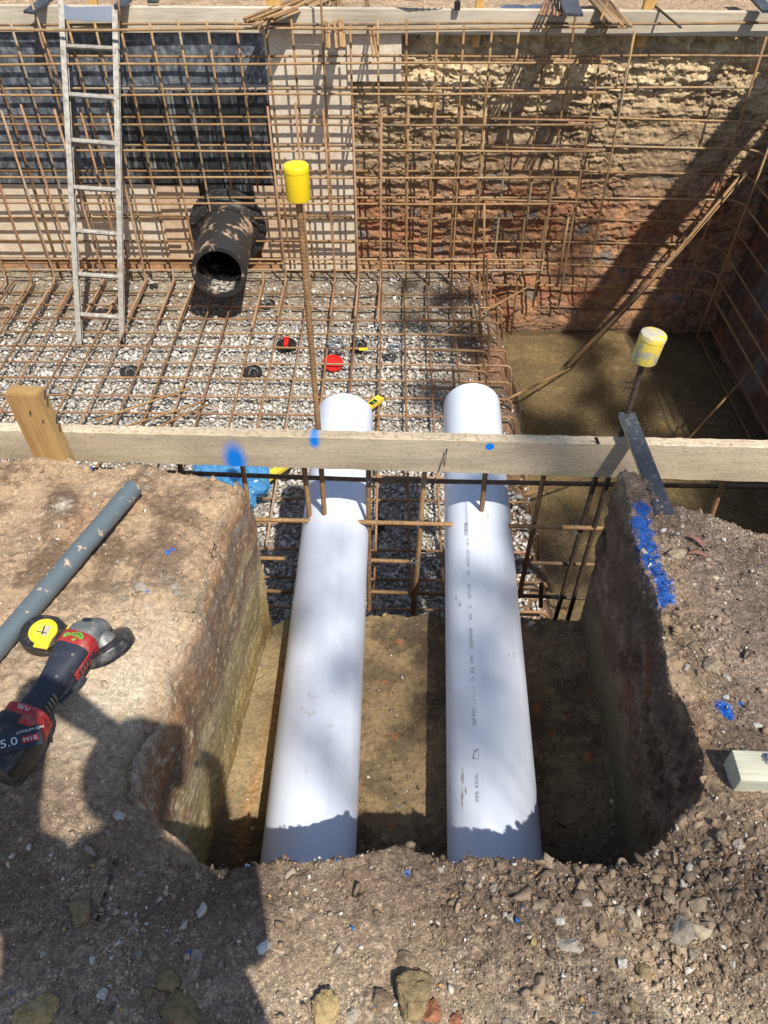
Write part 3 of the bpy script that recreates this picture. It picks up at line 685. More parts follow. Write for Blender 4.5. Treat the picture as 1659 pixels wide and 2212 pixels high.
# --- gravel
def gravel():
    sp = .0238; xs = np.arange(-3.6, .95, sp); ys = np.arange(1.75, 5.75, sp)
    X, Y = np.meshgrid(xs, ys); X = X.ravel() + RNG.uniform(-.5, .5, X.size) * sp; Y = Y.ravel() + RNG.uniform(-.5, .5, Y.size) * sp
    P = np.stack([X, Y, X * 0], -1); nn = fbm(P, 2.5, 3, off=50); n4 = fbm(P, 7, 3, off=51)
    keep = sstep(5.35, 4.95, Y + .35 * nn) * (1 - .94 * sstep(.12, .46, X + .35 * nn + .2 * n4) * sstep(3.0, 3.6, Y)) * sstep(.80, .66, X + .1 * nn)
    keep = np.maximum(keep, .10 * (X < .7)); keep *= np.where(sstep(.28, .42, n4) > .5, .25, 1)
    keep = np.where((X < -2.1) & (Y > 4.6) & (Y < 5.2), keep * .75, keep)
    vis = (X > -3.3) | (Y > 5)
    m = (RNG.random(X.size) < keep) & vis & ~((X < -1.6 - .3 * (Y - 1.7)) & (Y < 2.6))
    X, Y = X[m], Y[m]; n = len(X); size = np.exp(RNG.normal(math.log(.0172), .27, n)).clip(.009, .034)
    z = floor_z(X, Y) + size * .35 + RNG.uniform(-.003, .012, n)
    k = RNG.random(n); t = RNG.uniform(.78, 1.15, n)[:, None]; nn = nn[m]
    pal = np.array([[.60, .58, .54], [.54, .515, .475], [.47, .45, .42], [.40, .39, .375], [.34, .34, .34], [.50, .36, .25], [.47, .41, .33]])
    dk = sstep(-.1, .4, nn); pr = np.stack([.30 - .12 * dk, .24 - .08 * dk, .18 + dk * .02, .10 + .08 * dk, .06 + .08 * dk, .035 + dk * 0, .085 + dk * .02], 1); pr /= pr.sum(1)[:, None]
    ci = (k[:, None] > np.cumsum(pr, 1)).sum(1).clip(0, 6)
    c = pal[ci] * t
    o = scatter('gravel', np.stack([X, Y, z], 1), size, c, M['stone']); tag(o, 'crushed white and grey drainage gravel covering the pit floor', 'gravel', kind='stuff')
    # sparse stones: clay zone, sump bed
    n = 1500; X = RNG.uniform(-3, .8, n); Y = RNG.uniform(5.1, 5.9, n); s_ = np.exp(RNG.normal(math.log(.010), .4, n))
    n_b = 900; X2 = RNG.uniform(.8, 1.5, n_b) ** 1; Y2 = RNG.uniform(1.9, 5.6, n_b); s2 = np.exp(RNG.normal(math.log(.012), .35, n_b)); X2 = np.where(RNG.random(n_b) < .5, X2, RNG.uniform(.9, 2.5, n_b))
    kk = (Y2 < 4) | (RNG.random(n_b) < .22); X2, Y2, s2 = X2[kk], Y2[kk], s2[kk]
    X = np.concatenate([X, X2]); Y = np.concatenate([Y, Y2]); s_ = np.concatenate([s_, s2]); n = len(X)
    c = pal[RNG.integers(0, 7, n)] * RNG.uniform(.5, .95, (n, 1))
    o = scatter('scattered_pebbles', np.stack([X, Y, floor_z(X, Y) + s_ * .3], 1), s_, c, M['stone']); tag(o, 'scattered pebbles in the mud at the foot of the clay wall', 'gravel', kind='stuff')
gravel()
# --- water in the sump
wx = np.linspace(.72, 2.8, 40); wy = np.linspace(1.7, 5.95, 60); X, Y = np.meshgrid(wx, wy)
wo_ = grid_obj('water', np.stack([X, Y, X * 0 - 2.015], -1), M['water'], np.ones(X.shape + (3,)))
# --- back clay wall (faces the camera)
gx = np.concatenate([np.linspace(PITX0, -.4, 120), np.linspace(-.4, 2.95, 520)[1:]]); gz = np.concatenate([np.linspace(.19, -2.2, 330)])
X, Zw = np.meshgrid(gx, gz); P = np.stack([X, X * 0 + 5.97, Zw], -1)
rr = sstep(-.75, -.55, X)
F1, F2, Rw = worley(P * np.array([1, 1, 1.5]), 10); F1b, F2b, _ = worley(P * np.array([.9, 1, 1.4]), 27, 3.)
lay = fbm(P, 1, 5, .6, (1.3, 1, 9)); blk = (.55 - F1) ; top = sstep(-.65, -.15, Zw)
wp = P + .05 * np.stack([fbm(P, 7, 3, off=1.5), fbm(P, 7, 3, off=2.5), fbm(P, 7, 3, off=3.5)], -1)
G1_, G2_, Rg = worley(wp * np.array([1, 1, 1.35]), 8.5, 7.7); K1, K2, Rk = worley(wp * np.array([1, 1, 1.2]), 21, 1.1); ckA = sstep(.10, 0, G2_ - G1_); ckB = sstep(.13, 0, K2 - K1)
D = .05 * fbm(P, 1.9, 3) + .022 * fbm(P, 6, 4, .65) + (Rg - .5) * (.010 + .016 * top) + (Rk - .5) * (.004 + .008 * top) - ckA * .016 * sstep(-.05, .25, fbm(P, 3, 2)) - ckB * .004 * (fbm(P, 4, 2, off=8) > 0) + .042 * fbm(P, 1, 4, .6, (2.2, 1, 14), 6) * (.5 + .8 * top) + .022 * lay * (.4 + .8 * top) + (.012 + .012 * top) * (.5 - np.abs(fbm(P, 13, 4, .65, off=41)) * 2) + (.004 + .008 * top) * fbm(P, 40, 4, .7)
scr = sstep(.1, .35, fbm(P, 1.6, 2, off=77)) * (1 - .5 * top); D = D * (1 - .45 * scr)
D -= .05 * sstep(.12, .02, np.abs(Zw - (.0 + .06 * fbm(P, 5, 2)))) * 0
D = np.clip(D, -.08, .075)
Yw = 5.985 - D * rr + .0
Yw -= sstep(-1.35, -2.1, Zw) * .12 * sstep(.6, 1, X) + sstep(-1.3, -1.6, Zw) * .05
Yw += .05 * sstep(.02, .16, Zw) * (.4 + fbm(P, 6, 2)) * rr
PW = np.stack([X, Yw, Zw + .012 * fbm(P, 12, 3, off=8) * rr], -1)
n1 = fbm(P, 2.0, 4, off=60); n2 = fbm(P, 8, 4, off=61); n3 = fbm(P, 30, 4, .7, off=62)
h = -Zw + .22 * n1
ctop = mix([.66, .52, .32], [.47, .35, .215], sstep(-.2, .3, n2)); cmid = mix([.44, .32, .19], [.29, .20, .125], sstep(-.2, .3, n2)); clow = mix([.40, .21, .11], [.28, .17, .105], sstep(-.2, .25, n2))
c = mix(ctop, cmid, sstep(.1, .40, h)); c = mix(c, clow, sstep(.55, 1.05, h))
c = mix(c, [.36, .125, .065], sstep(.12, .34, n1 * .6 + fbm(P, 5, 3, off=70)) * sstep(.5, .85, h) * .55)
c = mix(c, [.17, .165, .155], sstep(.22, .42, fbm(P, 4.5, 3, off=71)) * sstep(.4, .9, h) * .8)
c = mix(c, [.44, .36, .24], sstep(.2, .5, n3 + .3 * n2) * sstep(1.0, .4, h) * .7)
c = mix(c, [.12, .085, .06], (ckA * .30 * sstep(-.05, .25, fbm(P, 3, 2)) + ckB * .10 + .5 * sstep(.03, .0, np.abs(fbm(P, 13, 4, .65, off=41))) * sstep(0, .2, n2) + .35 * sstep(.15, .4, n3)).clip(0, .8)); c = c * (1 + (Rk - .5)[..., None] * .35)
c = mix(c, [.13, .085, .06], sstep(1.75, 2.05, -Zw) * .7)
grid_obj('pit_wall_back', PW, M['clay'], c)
# --- right wall (faces -X)
gyy = np.linspace(1.38, 6.05, 330); gz2 = np.linspace(.12, -2.2, 190); Yr, Zr = np.meshgrid(gyy, gz2)
P = np.stack([Yr * 0 + 2.78, Yr, Zr], -1); F1, F2, _ = worley(P, 11, 3)
D = .05 * fbm(P, 2, 3, off=5) + .03 * fbm(P, 7, 4) + .015 * (.5 - F1); Xr = 2.80 - D - .16 * sstep(-1.3, -2.1, Zr)
n1 = fbm(P, 2.4, 4, off=81); n2 = fbm(P, 9, 4, off=82)
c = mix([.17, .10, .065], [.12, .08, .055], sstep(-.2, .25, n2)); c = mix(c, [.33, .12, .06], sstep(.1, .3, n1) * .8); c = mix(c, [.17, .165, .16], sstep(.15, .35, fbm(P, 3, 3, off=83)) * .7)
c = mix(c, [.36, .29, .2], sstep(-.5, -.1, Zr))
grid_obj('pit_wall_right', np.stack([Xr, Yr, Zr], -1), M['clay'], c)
# left wall (outside the picture)
gyy = np.linspace(1.5, 6.05, 80); gz2 = np.linspace(.12, -1.7, 40); Yr, Zr = np.meshgrid(gyy[::-1], gz2); P = np.stack([Yr * 0 - 3.7, Yr, Zr], -1)
grid_obj('pit_wall_left', np.stack([-3.66 + .05 * fbm(P, 3, 3), Yr, Zr], -1), M['clay'], mix([.28, .2, .13], [.2, .14, .1], sstep(-.2, .2, fbm(P, 4, 3))))
# --- ground behind and beside the pit
def ground_patch(name, x0, x1, y0, y1, nx, ny, z0, c1, c2, amp=.02, f=3):
    X, Y = np.meshgrid(np.linspace(x0, x1, nx), np.linspace(y0, y1, ny)); P = np.stack([X, Y, X * 0], -1)
    Z = z0 + amp * fbm(P, f, 4); grid_obj(name, np.stack([X, Y, Z], -1), M['pitfloor'], mix(c1, c2, sstep(-.3, .3, fbm(P, 6, 4, off=9))))
ground_patch('ground_back', -9, 9, 6.02, 8.2, 500, 90, .26, [.50, .36, .23], [.40, .28, .18])
ground_patch('ground_far', -40, 40, 8.15, 60, 120, 90, .25, [.44, .33, .22], [.36, .26, .17], .1, .5)
ground_patch('ground_right', 2.82, 40, 1.2, 8.2, 160, 60, .06, [.34, .26, .19], [.26, .19, .14], .05)
ground_patch('ground_left', -40, -3.68, 1.3, 8.2, 160, 60, .06, [.34, .26, .19], [.26, .19, .14], .05)
ground_patch('ground_near', -40, 40, -40, -3.8, 120, 80, .0, [.34, .26, .19], [.26, .19, .14], .08, .6)

ORD = ['first','second','third','fourth','fifth','sixth','seventh','eighth','ninth','tenth','eleventh','twelfth','thirteenth','fourteenth','fifteenth','sixteenth','seventeenth','eighteenth','nineteenth','twentieth','twenty-first','twenty-second','twenty-third','twenty-fourth','twenty-fifth','twenty-sixth','twenty-seventh','twenty-eighth','twenty-ninth','thirtieth']
rj = random.Random(5)
def J(a=.004): return Vector((rj.uniform(-a, a), rj.uniform(-a, a), rj.uniform(-a, a)))
def bar(pts, r=.0082, mat='rebar', label='', group=None, n=7, bend=.05, near=False, name='rebar', sag=.003):
    if near: V, F = ribbed(pts, r, bend=bend)
    else:
        P = round_poly(pts, bend) if len(pts) > 2 else [Vector(p) for p in pts]
        if len(pts) == 2:
            a, b = P; k = max(2, int((b - a).length / .35)); ph = rj.uniform(0, 6)
            P = [a.lerp(b, i / k) + Vector((0, sag * math.sin(ph + i * 1.3), sag * math.cos(ph * 2 + i * 1.1))) for i in range(k + 1)]
        V, F = tube_geo(P, r, n)
    o = mesh_obj(name, [tuple(v) for v in V] if not isinstance(V, np.ndarray) else V, F, M[mat], smooth=True)
    return tag(o, label, 'rebar', group)
# ================================================================== BACK WALL LINING
def panel(x0, x1, y0, y1, Y, th, mat, name, label, cat, group=None, wob=.006):
    a, b = pyy(x0, (y0+y1)/2, Y), pyy(x1, (y0+y1)/2, Y); zt = pyy((x0+x1)/2, y0, Y).z; zb = pyy((x0+x1)/2, y1, Y).z
    nx, nz_ = max(3, int((b.x-a.x)/.05)), max(3, int((zt-zb)/.05))
    X, Zz = np.meshgrid(np.linspace(a.x, b.x, nx), np.linspace(zt, zb, nz_)); P = np.stack([X, X*0+Y, Zz], -1)
    W = wob * fbm(P, 2.2, 2, off=Y*7); Fr = np.stack([X, Y - W.clip(-wob, wob), Zz], -1); Bk = Fr + np.array([0, th, 0])
    V = np.vstack([Fr.reshape(-1, 3), Bk.reshape(-1, 3)]); m = nx * nz_
    F = []
    for i in range(nz_-1):
        for j in range(nx-1):
            q = (i*nx+j, (i+1)*nx+j, (i+1)*nx+j+1, i*nx+j+1); F.append(q); F.append(tuple(m+k for k in reversed(q)))
    rim = [(0, j) for j in range(nx)] + [(i, nx-1) for i in range(1, nz_)] + [(nz_-1, j) for j in range(nx-2, -1, -1)] + [(i, 0) for i in range(nz_-2, 0, -1)]
    rim = [i*nx+j for i, j in rim]
    for p, q in zip(rim, rim[1:] + rim[:1]): F.append((p, q, q+m, p+m))
    o = mesh_obj(name, V, F, mat, smooth=False); return tag(o, label, cat, group)
panel(-90, 583, 71, 396, 5.915, .012, M['membrane'], 'waterproof_membrane', 'black mottled waterproof membrane behind the left rebar cage, white runs on it', 'membrane')
panel(446, 548, 398, 440, 5.905, .012, M['membrane'], 'hanging_membrane', 'small black membrane strip hanging over the big black pipe', 'membrane')
panel(-90, 352, 398, 556, 5.925, .01, M['sheet_pale'], 'fibre_sheet', 'pale fibre sheet low on the back wall behind the ladder', 'wall sheet', 'fibre sheets on the back wall')
panel(353, 441, 401, 558, 5.912, .01, M['sheet_tan'], 'fibre_sheet', 'tan fibre sheet just left of the black pipe flange', 'wall sheet', 'fibre sheets on the back wall')
panel(557, 646, 402, 556, 5.905, .01, M['sheet_tan'], 'fibre_sheet', 'tan fibre sheet just right of the black pipe flange', 'wall sheet', 'fibre sheets on the back wall')
panel(582, 762, 70, 586, 5.925, .01, M['sheet_pale'], 'fibre_sheet', 'tall pale fibre sheet between black membrane and bare clay', 'wall sheet', 'fibre sheets on the back wall')
panel(750, 867, 74, 176, 5.905, .01, M['sheet_pale'], 'fibre_sheet', 'small pale fibre sheet at the top overlapping the bare clay', 'wall sheet', 'fibre sheets on the back wall')
# ================================================================== BACK CAGE
YR_, YF_, YV = 5.84, 5.69, 5.765
zrear = [pyy(830, y, YR_).z for y in (52, 121, 190, 252, 314, 370, 427, 472, 522, 570, 615, 662, 704)]
zfront = [pyy(830, y, YF_).z for y in (65, 137, 204, 269, 326, 382, 440)]
corner = {3: (1644, 263), 4: (1634, 322), 5: (1612, 377), 6: (1594, 432), 7: (1574, 482), 8: (1549, 530), 9: (1534, 582), 10: (1524, 625), 11: (1509, 668), 12: (1494, 709)}
G1 = 'rusty horizontal bars of the far wall cage'
for i, z in enumerate(zrear):
    x0 = -3.45 if i < 9 else (-.0 if i == 9 else pyy(1010, 640, YR_).x)
    if i == 9: x0 = -3.45
    lab = '%s horizontal rebar from the top, rear layer of the far cage' % ORD[i]
    if i in corner:
        cx = pyy(*corner[i], YR_).x; cz = pyy(*corner[i], YR_).z
        pts = [Vector((x0, YR_, z)), Vector((cx * .5, YR_, z)), Vector((cx - .05, YR_, cz)), Vector((cx + .02, YR_ - .08, cz)), Vector((cx + .03, 2.0, cz - .02))]
        bar([p + J(.003) for p in pts], mat='rebar' if i < 9 else 'rebar_brown', label=lab, group=G1, bend=.07)
    else:
        x1 = 2.75 if i < 2 else pyy(1628, 198, YR_).x
        bar([Vector((x0, YR_, z)) + J(), Vector((x1, YR_, z - .004)) + J()], label=lab, group=G1)
ends = [1338, 1312, 1309, 1305, 1322, 1290, 1252]
for i, z in enumerate(zfront):
    lab = '%s horizontal rebar from the top, front layer of the far cage' % ORD[i]
    bar([Vector((-3.45, YF_, z)) + J(.008), Vector((pyy(ends[i], 150, YF_).x, YF_, z + .002)) + J(.008)], label=lab, group=G1)
for y, i in ((559, 7), (585, 8)):
    z = pyy(830, y, YF_).z
    bar([Vector((-3.45, YF_, z)) + J(.006), Vector((pyy(1170, 590, YF_).x, YF_, z)) + J(.006)], label='%s horizontal rebar from the top, front layer of the far cage' % ORD[i], group=G1)
for a, b, y, l in ((1064, 1310, 128, 'upper'), (1073, 1308, 194, 'second'), (1060, 1305, 257, 'third'), (1062, 1308, 318, 'fourth'), (1042, 1262, 431, 'lowest')):
    bar([pyy(a, y, YF_ + .03), pyy(b, y + 5, YF_ + .03)], label='%s short lap bar tied over the cage in front of the bare clay' % l, group='short lap bars in the far cage', mat='rebar_red')
for a, b, y, l in ((592, 760, 464, 'upper short bar tied behind the yellow capped bar'), (612, 780, 520, 'lower short bar tied behind the yellow capped bar'), (200, 392, 464, 'short bar ending left of the black pipe'),):
    bar([pyy(a, y, YF_ + .03), pyy(b, y + 3, YF_ + .03)], label=l, group='short lap bars in the far cage', mat='rebar_brown')
vx = [-35, 27, 82, 150, 205, 260, 325, 385, 447, 510, 575, 632, 695, 756, 817, 879, 944, 1004, 1062, 1120, 1182, 1240, 1307, 1374]
G2 = 'upright bars of the far wall cage'
pipeX = (-1.42, -1.02)
VXW = []
for j, x in enumerate(vx):
    X = pyy(x, 60, YV).x; VXW.append(X); top = pyy(x, 47 if x < 1000 else 58, YV).z + rj.uniform(-.01, .02)
    if x in (695, 1240): top = .75
    bot = -1.50 if X < .72 else -2.02
    if x > 1200: bot = pyy(1080, 660, YV).z
    if pipeX[0] < X < pipeX[1]: bot = pyy(x, 415, YV).z
    lab = '%s upright rebar from the left in the far cage' % ORD[j]
    if x == 695: lab = 'tall upright rebar rising past the far board beside the hanging bars'
    if x == 1240: lab = 'tall upright rebar rising past the far board right of the bar bundles'
    bar([Vector((X, YV, top)) + J(.006), Vector((X + rj.uniform(-.02, .02), YV, bot)) + J(.006)], label=lab, group=G2 if x not in (695, 1240) else 'tall upright bars above the far board', mat='rebar' if j % 5 else 'rebar_brown')
bar([pyy(110 * .5, -30, 5.75), pyy(185, 340, 5.75)], label='upright rebar rising past the far board left of the ladder', group='tall upright bars above the far board', mat='rebar_red')
bar([pyy(252, -30, 5.75), pyy(262, 60, 5.75)], label='upright rebar rising past the far board right of the ladder top', group='tall upright bars above the far board', mat='rebar_red')
bar([pyy(1657, 78, 5.72), pyy(1454, 721, 5.72)], label='long upright rebar near the right corner of the pit', mat='rebar_brown')
bar([pyy(1668, 300, 5.45), pyy(1504, 735, 5.45)], label='upright rebar in the dark right corner of the pit', mat='rebar_brown')
# starter bars: upright, bent onto the floor
G3 = 'L shaped starter bars at the foot of the far wall'
sx = [20, 75, 125, 170, 230, 275, 320, 380, 425, 620 - 48, 620, 670, 725, 775, 822]
si = 0
for x in sx:
    X = pz(x, 606, -1.49).x; 
    top = pyy(x, 230, 5.66).z + rj.uniform(-.03, .03)
    if x in (380, 425): top = None
    if top is not None and pipeX[0] - .08 < X < pipeX[1] + .05: top = None
    tilt = rj.uniform(-.02, .02)
    foot = [Vector((X, 5.64, -1.46)), Vector((X + rj.uniform(-.01, .01), 5.64 - rj.uniform(.5, .68), -1.475))]
    pts = ([Vector((X + tilt, 5.66, top))] if top is not None else []) + [Vector((X, 5.66, -1.39))] + foot
    lab = '%s bent starter bar from the left at the foot of the far wall' % ORD[si]; si += 1
    bar(pts, r=.0085, mat='rebar_red', label=lab, group=G3, bend=.05)
G3b = 'upright starter bars in front of the bare clay'
for q, (x, yt, yb) in enumerate(((882, 230, 640), (941, 222, 650), (998, 230, 640), (1050, 232, 520), (1150, 382, 500), (1195, 387, 640), (1228, 470, 620))):
    X = pyy(x, yt, 5.70).x
    bar([Vector((X, 5.70, pyy(x, yt, 5.7).z)), Vector((X, 5.70, pyy(x, yb, 5.7).z))], mat='rebar', label='%s from the left of the shorter upright bars before the clay' % ORD[q], group=G3b)
# ================================================================== FLOOR MESH
G4 = 'cross bars of the pit floor mesh'; G5 = 'lengthwise bars of the pit floor mesh'
Yc = pz(830, 636, -1.5).y; k = 0
while Yc > 1.95:
    xr = .74 + rj.uniform(-.03, .05)
    pts = [Vector((-3.4, Yc + .02, -1.5)) + J(), Vector((-1.5, Yc + .01, -1.5)) + J(.006), Vector((xr, Yc - .01, -1.5)) + J(), Vector((xr + .03, Yc - .015, -1.78))]
    bar(pts, r=.0075, mat='rebar_red' if k % 3 else 'rebar_brown', label='%s floor mesh bar counted from the far wall' % ORD[k], group=G4, bend=.04)
    Yc -= .195; k += 1
fx = [-190, -145, -95, -50, -5, 32, 77, 125, 170, 230, 272, 320, 380, 425, 472, 515, 572, 620, 670, 725, 775, 825, 874, 922, 973, 1019]
for j, x in enumerate(fx):
    yy = 1290; x2 = 856 + (x - 856) * (yy + 520) / (606 + 520)
    a = pz(x, 606, -1.485); b = pz(x2, yy, -1.485)
    if a.x < -3.35 : a = a.lerp(b, .12)
    b.x = a.x + (b.x - a.x) * 1.0
    if x > 870: a = pz(x, 612 + 0 * j, -1.485)
    bar([a + J(.006), a.lerp(b, .5) + J(.01), b + J(.006)], r=.0075, mat=['rebar_red', 'rebar_brown', 'rebar_red'][j % 3], label='%s lengthwise floor mesh bar from the left' % ORD[j], group=G5, bend=.02)
# hooked bars at the sump edge
G6 = 'hooked bars clustered at the sump edge'
for j, (x, y0, y1, Yp) in enumerate(((1046, 440, 800, 5.35), (1040, 700, 800, 4.9), (1052, 560, 700, 5.4), (1036, 600, 790, 5.0), (1056, 705, 820, 4.7), (1020, 612, 690, 5.5))):
    bar([pyy(x, y0, Yp), pyy(x - 2 + j, y1, Yp)], mat='rebar_brown', label='%s of the upright bars crowded at the near edge of the sump' % ORD[j], group=G6)
for j, y in enumerate((690, 722, 755, 798, 838)):
    a = pz(905, y, -1.42); b = pz(1050, y + 4, -1.42)
    bar([a, b, b + Vector((.04, -.0, -.12)), b + Vector((-.02, 0, -.2)), a + Vector((.3, 0, -.16))], mat='rebar_brown', label='%s U shaped bar from the far wall at the sump edge' % ORD[j], group='U shaped bars at the sump edge', bend=.04)
bar([pyy(1072, 731, 4.95), pyy(1062, 825, 4.95)], mat='rebar', label='short loose upright bar standing in mud right of the hooked bars')
# loose bars in the sump corner
e0 = pz(1230, 798, -2.0)
for j in range(7):
    a = e0 + Vector((rj.uniform(-.03, .05), rj.uniform(-.03, .03), .01 * j)); b = pyy(1590 + 4 * j, 384 - 2 * j + rj.uniform(-5, 5), 5.72)
    m_ = a.lerp(b, .55) + Vector((0, 0, -.05 - .01 * j))
    bar([a, m_, b], mat='rebar_dark' if j % 2 else 'rebar_brown', label='thin rebar in the bundle leaning from the water to the right corner', group='bundle of long bars leaning over the sump', bend=.6, r=.0055)
bar([pz(1024 + 300, 660, -1.75), pyy(1575, 340, 5.6)], mat='rebar_brown', label='single thin bar leaning above the long bundle over the sump', r=.006)
bar([pz(1080, 869, -1.52), pz(1231, 797, -1.98)], mat='rebar', label='short bar running from the sump edge to the foot of the bundle', r=.0085)
bar([pz(1359, 1086, -2.0), pxx(1668, 752, 2.6)], mat='rebar_brown', label='long bar leaning on the right wall across the dark water', r=.008)
bar([pz(1095, 1080, -1.62), pz(1258, 1034, -1.95)], mat='rebar_brown', label='loose bar dipping into the mud right of the right white pipe', r=.008)
bar([pz(945, 728, -1.47), pyy(1176, 600, 5.6)], mat='rebar_brown', label='slanting bar resting against the foot of the clay wall', r=.0075)
for j, (a, b) in enumerate((((205, 908), (412, 838)), ((268, 922), (438, 868)), ((330, 926), (452, 874)))):
    bar([pz(*a, -1.46), pz(*b, -1.46)], mat='rebar_brown', label='%s loose bar lying on the floor mesh behind the near board' % ['upper', 'middle', 'lower'][j], group='loose bars lying on the mesh left of the pipes', r=.0075)
# ================================================================== NEAR CAGE
YN_ = 2.0
bar([pyy(-60, 1010, YN_ + .02), pyy(160, 1013, YN_ + .02), pyy(830, 1038, YN_ + .02), pyy(1720, 1053, YN_ + .02)], r=.0085, mat='rebar_dark', label='dark top horizontal rebar just below the near board', near=True)
bar([pyy(541, 1122, YN_ - .02), pyy(830, 1129, YN_ - .02), pyy(1330, 1142, YN_ - .02)], r=.0082, mat='rebar_brown', label='rusty horizontal rebar crossing over both white pipes', near=True)
bar([pyy(1380, 1148, YN_ - .02), pyy(1720, 1160, YN_ - .02)], r=.0085, mat='rebar_dark', label='dark horizontal rebar behind the right clay bank', near=True)
bar([pyy(553, 1205, YN_), pyy(616, 1207, YN_)], r=.008, mat='rebar_brown', label='short rebar stub tied beside the left trench corner', near=True)
bar([pyy(565, 1276, YN_), pyy(660, 1280, YN_)], r=.008, mat='rebar_brown', label='low rebar stub just above the trench lip on the left', near=True)
bar([pyy(796, 1210, YN_ + .03), pyy(905, 1214, YN_ + .03)], r=.008, mat='rebar_brown', label='short rebar tied between the two pipes', near=True)
bar([pyy(800, 1278, YN_ + .03), pyy(975, 1284, YN_ + .03)], r=.008, mat='rebar_brown', label='low rebar between the two pipes just above the trench lip', near=True)
bar([pyy(1105, 1214, YN_ + .03), pyy(1290, 1220, YN_ + .03)], r=.008, mat='rebar_dark', label='rebar right of the right pipe above the mud', near=True)
bar([pyy(1110, 1286, YN_ + .03), pyy(1262, 1292, YN_ + .03)], r=.008, mat='rebar_dark', label='lowest rebar right of the right pipe above the mud', near=True)
G7 = 'upright bars of the near cage below the board'
NV = [((386, 985), (398, 1075), 'rebar_dark'), ((523, 1000), (566, 1300), 'rebar_brown'), ((656, 1000), (671, 1133), 'rebar_brown'), ((796, 1000), (797, 1318), 'rebar_brown'), ((918, 1005), (893, 1335), 'rebar_brown'), ((906, 1150), (890, 1335), 'rebar_brown'), ((1050, 1005), (1035, 1157), 'rebar_brown'), ((1176, 1020), (1121, 1290), 'rebar_brown'), ((1293, 1010), (1197, 1345), 'rebar_dark'), ((1160 + 10, 1260), (1168, 1310), 'rebar_dark'), ((1566, 1030), (1524, 1150), 'rebar_brown')]
for j, (a, b, m_) in enumerate(NV):
    bar([pyy(*a, YN_), pyy(*b, YN_)], r=.0088, mat=m_, label='%s upright rebar from the left in the near cage' % ORD[j], group=G7, near=True)
# capped bars: rebar + plastic cap on top (cap slipped over the bar, moves alone)
def cap(p, r, h, mat, label, lean=(0, 0, 1)):
    mb = MB(); q = Vector((0, 0, 1)).rotation_difference(Vector(lean).normalized()).to_matrix().to_4x4(); Mx = Matrix.Translation(p) @ q
    mb.lathe([(r * .80, 0), (r * .96, 0), (r, .004), (r, h * .80), (r * 1.03, h * .81), (r * 1.03, h - .008), (r * .98, h - .002), (r * .9, h), (r * .3, h + .001), (0.0004, h + .001)], 40, Mx)
    mb.lathe([(r * .80, 0), (r * .78, h * .8), (.0004, h * .8)], 32, Mx)
    o = mb.build('safety_cap', M[mat], smooth=True); return tag(o, label, 'rebar cap', 'yellow safety caps on upright bars')
c1t = pyy(645, 430, YN_ - .02)
bar([pyy(703, 1140, YN_ - .02), pyy(688, 928, YN_ - .02), c1t + Vector((0, 0, .02))], r=.0088, mat='rebar_brown', label='tall twisted rebar rising left of the left pipe under a bright yellow cap', near=True, group='tall capped bars')
cap(c1t, .0315, .088, 'cap_yellow', 'bright clean yellow safety cap on the tall bar at centre left')
c2t = pyy(1390, 778, YN_ - .02); c2b = pyy(1226, 1340, YN_ - .02)
bar([c2b, pyy(1312, 1040, YN_ - .02), c2t + (c2t - c2b).normalized() * .02], r=.0088, mat='rebar_dark', label='dark rebar under the scuffed yellow cap beside the black strip', near=True, group='tall capped bars')
cap(c2t, .0385, .093, 'cap_dirty', 'scuffed yellow safety cap over the sump at right', (c2t - c2b).normalized() + Vector((.1, 0, 0)))
# tie wires (sub detail of near cage)
for j, (x, y) in enumerate(((1362, 832),)):
    p = pyy(x, y, YN_ - .02); mb = MB()
    mb.tube([p + Vector((.02 * math.cos(a), .02 * math.sin(a), .006 * math.sin(3 * a))) for a in np.linspace(0, 9, 30)], .0015, 5)
    tag(mb.build('tie_wire', M['darkmetal']), 'twist of dark tie wire round the bar below the scuffed cap', 'wire')
for j, (x, y) in enumerate(((527, 1118), (660, 1124), (797, 1128), (905, 1130), (560, 1276), (797, 1212), (895, 1212), (1152, 1137), (1240, 1140), (1120, 1215), (1205, 1290), (797, 1036), (917, 1040))):
    p = pyy(x, y, YN_ - .015); mb = MB(); rr_ = random.Random(j)
    for q_ in range(2): mb.tube([p + Vector((.0125 * math.cos(a) * (1 if q_ else .8), .011 * math.sin(a), (.012 if q_ else -.010) * math.cos(a) + .002 * q_)) for a in np.linspace(.3, 6.6, 16)], .0011, 5)
    mb.tube([p + Vector((0, -.012, 0)), p + Vector((rr_.uniform(-.012, .012), -.024, .008)), p + Vector((rr_.uniform(-.018, .018), -.03, rr_.uniform(-.01, .02)))], .0011, 5)
    tag(mb.build('tie_wire', M['steelwire']), '%s tie wire knot on the near cage crossings' % ORD[j], 'tie wire', 'tie wires on the near cage')
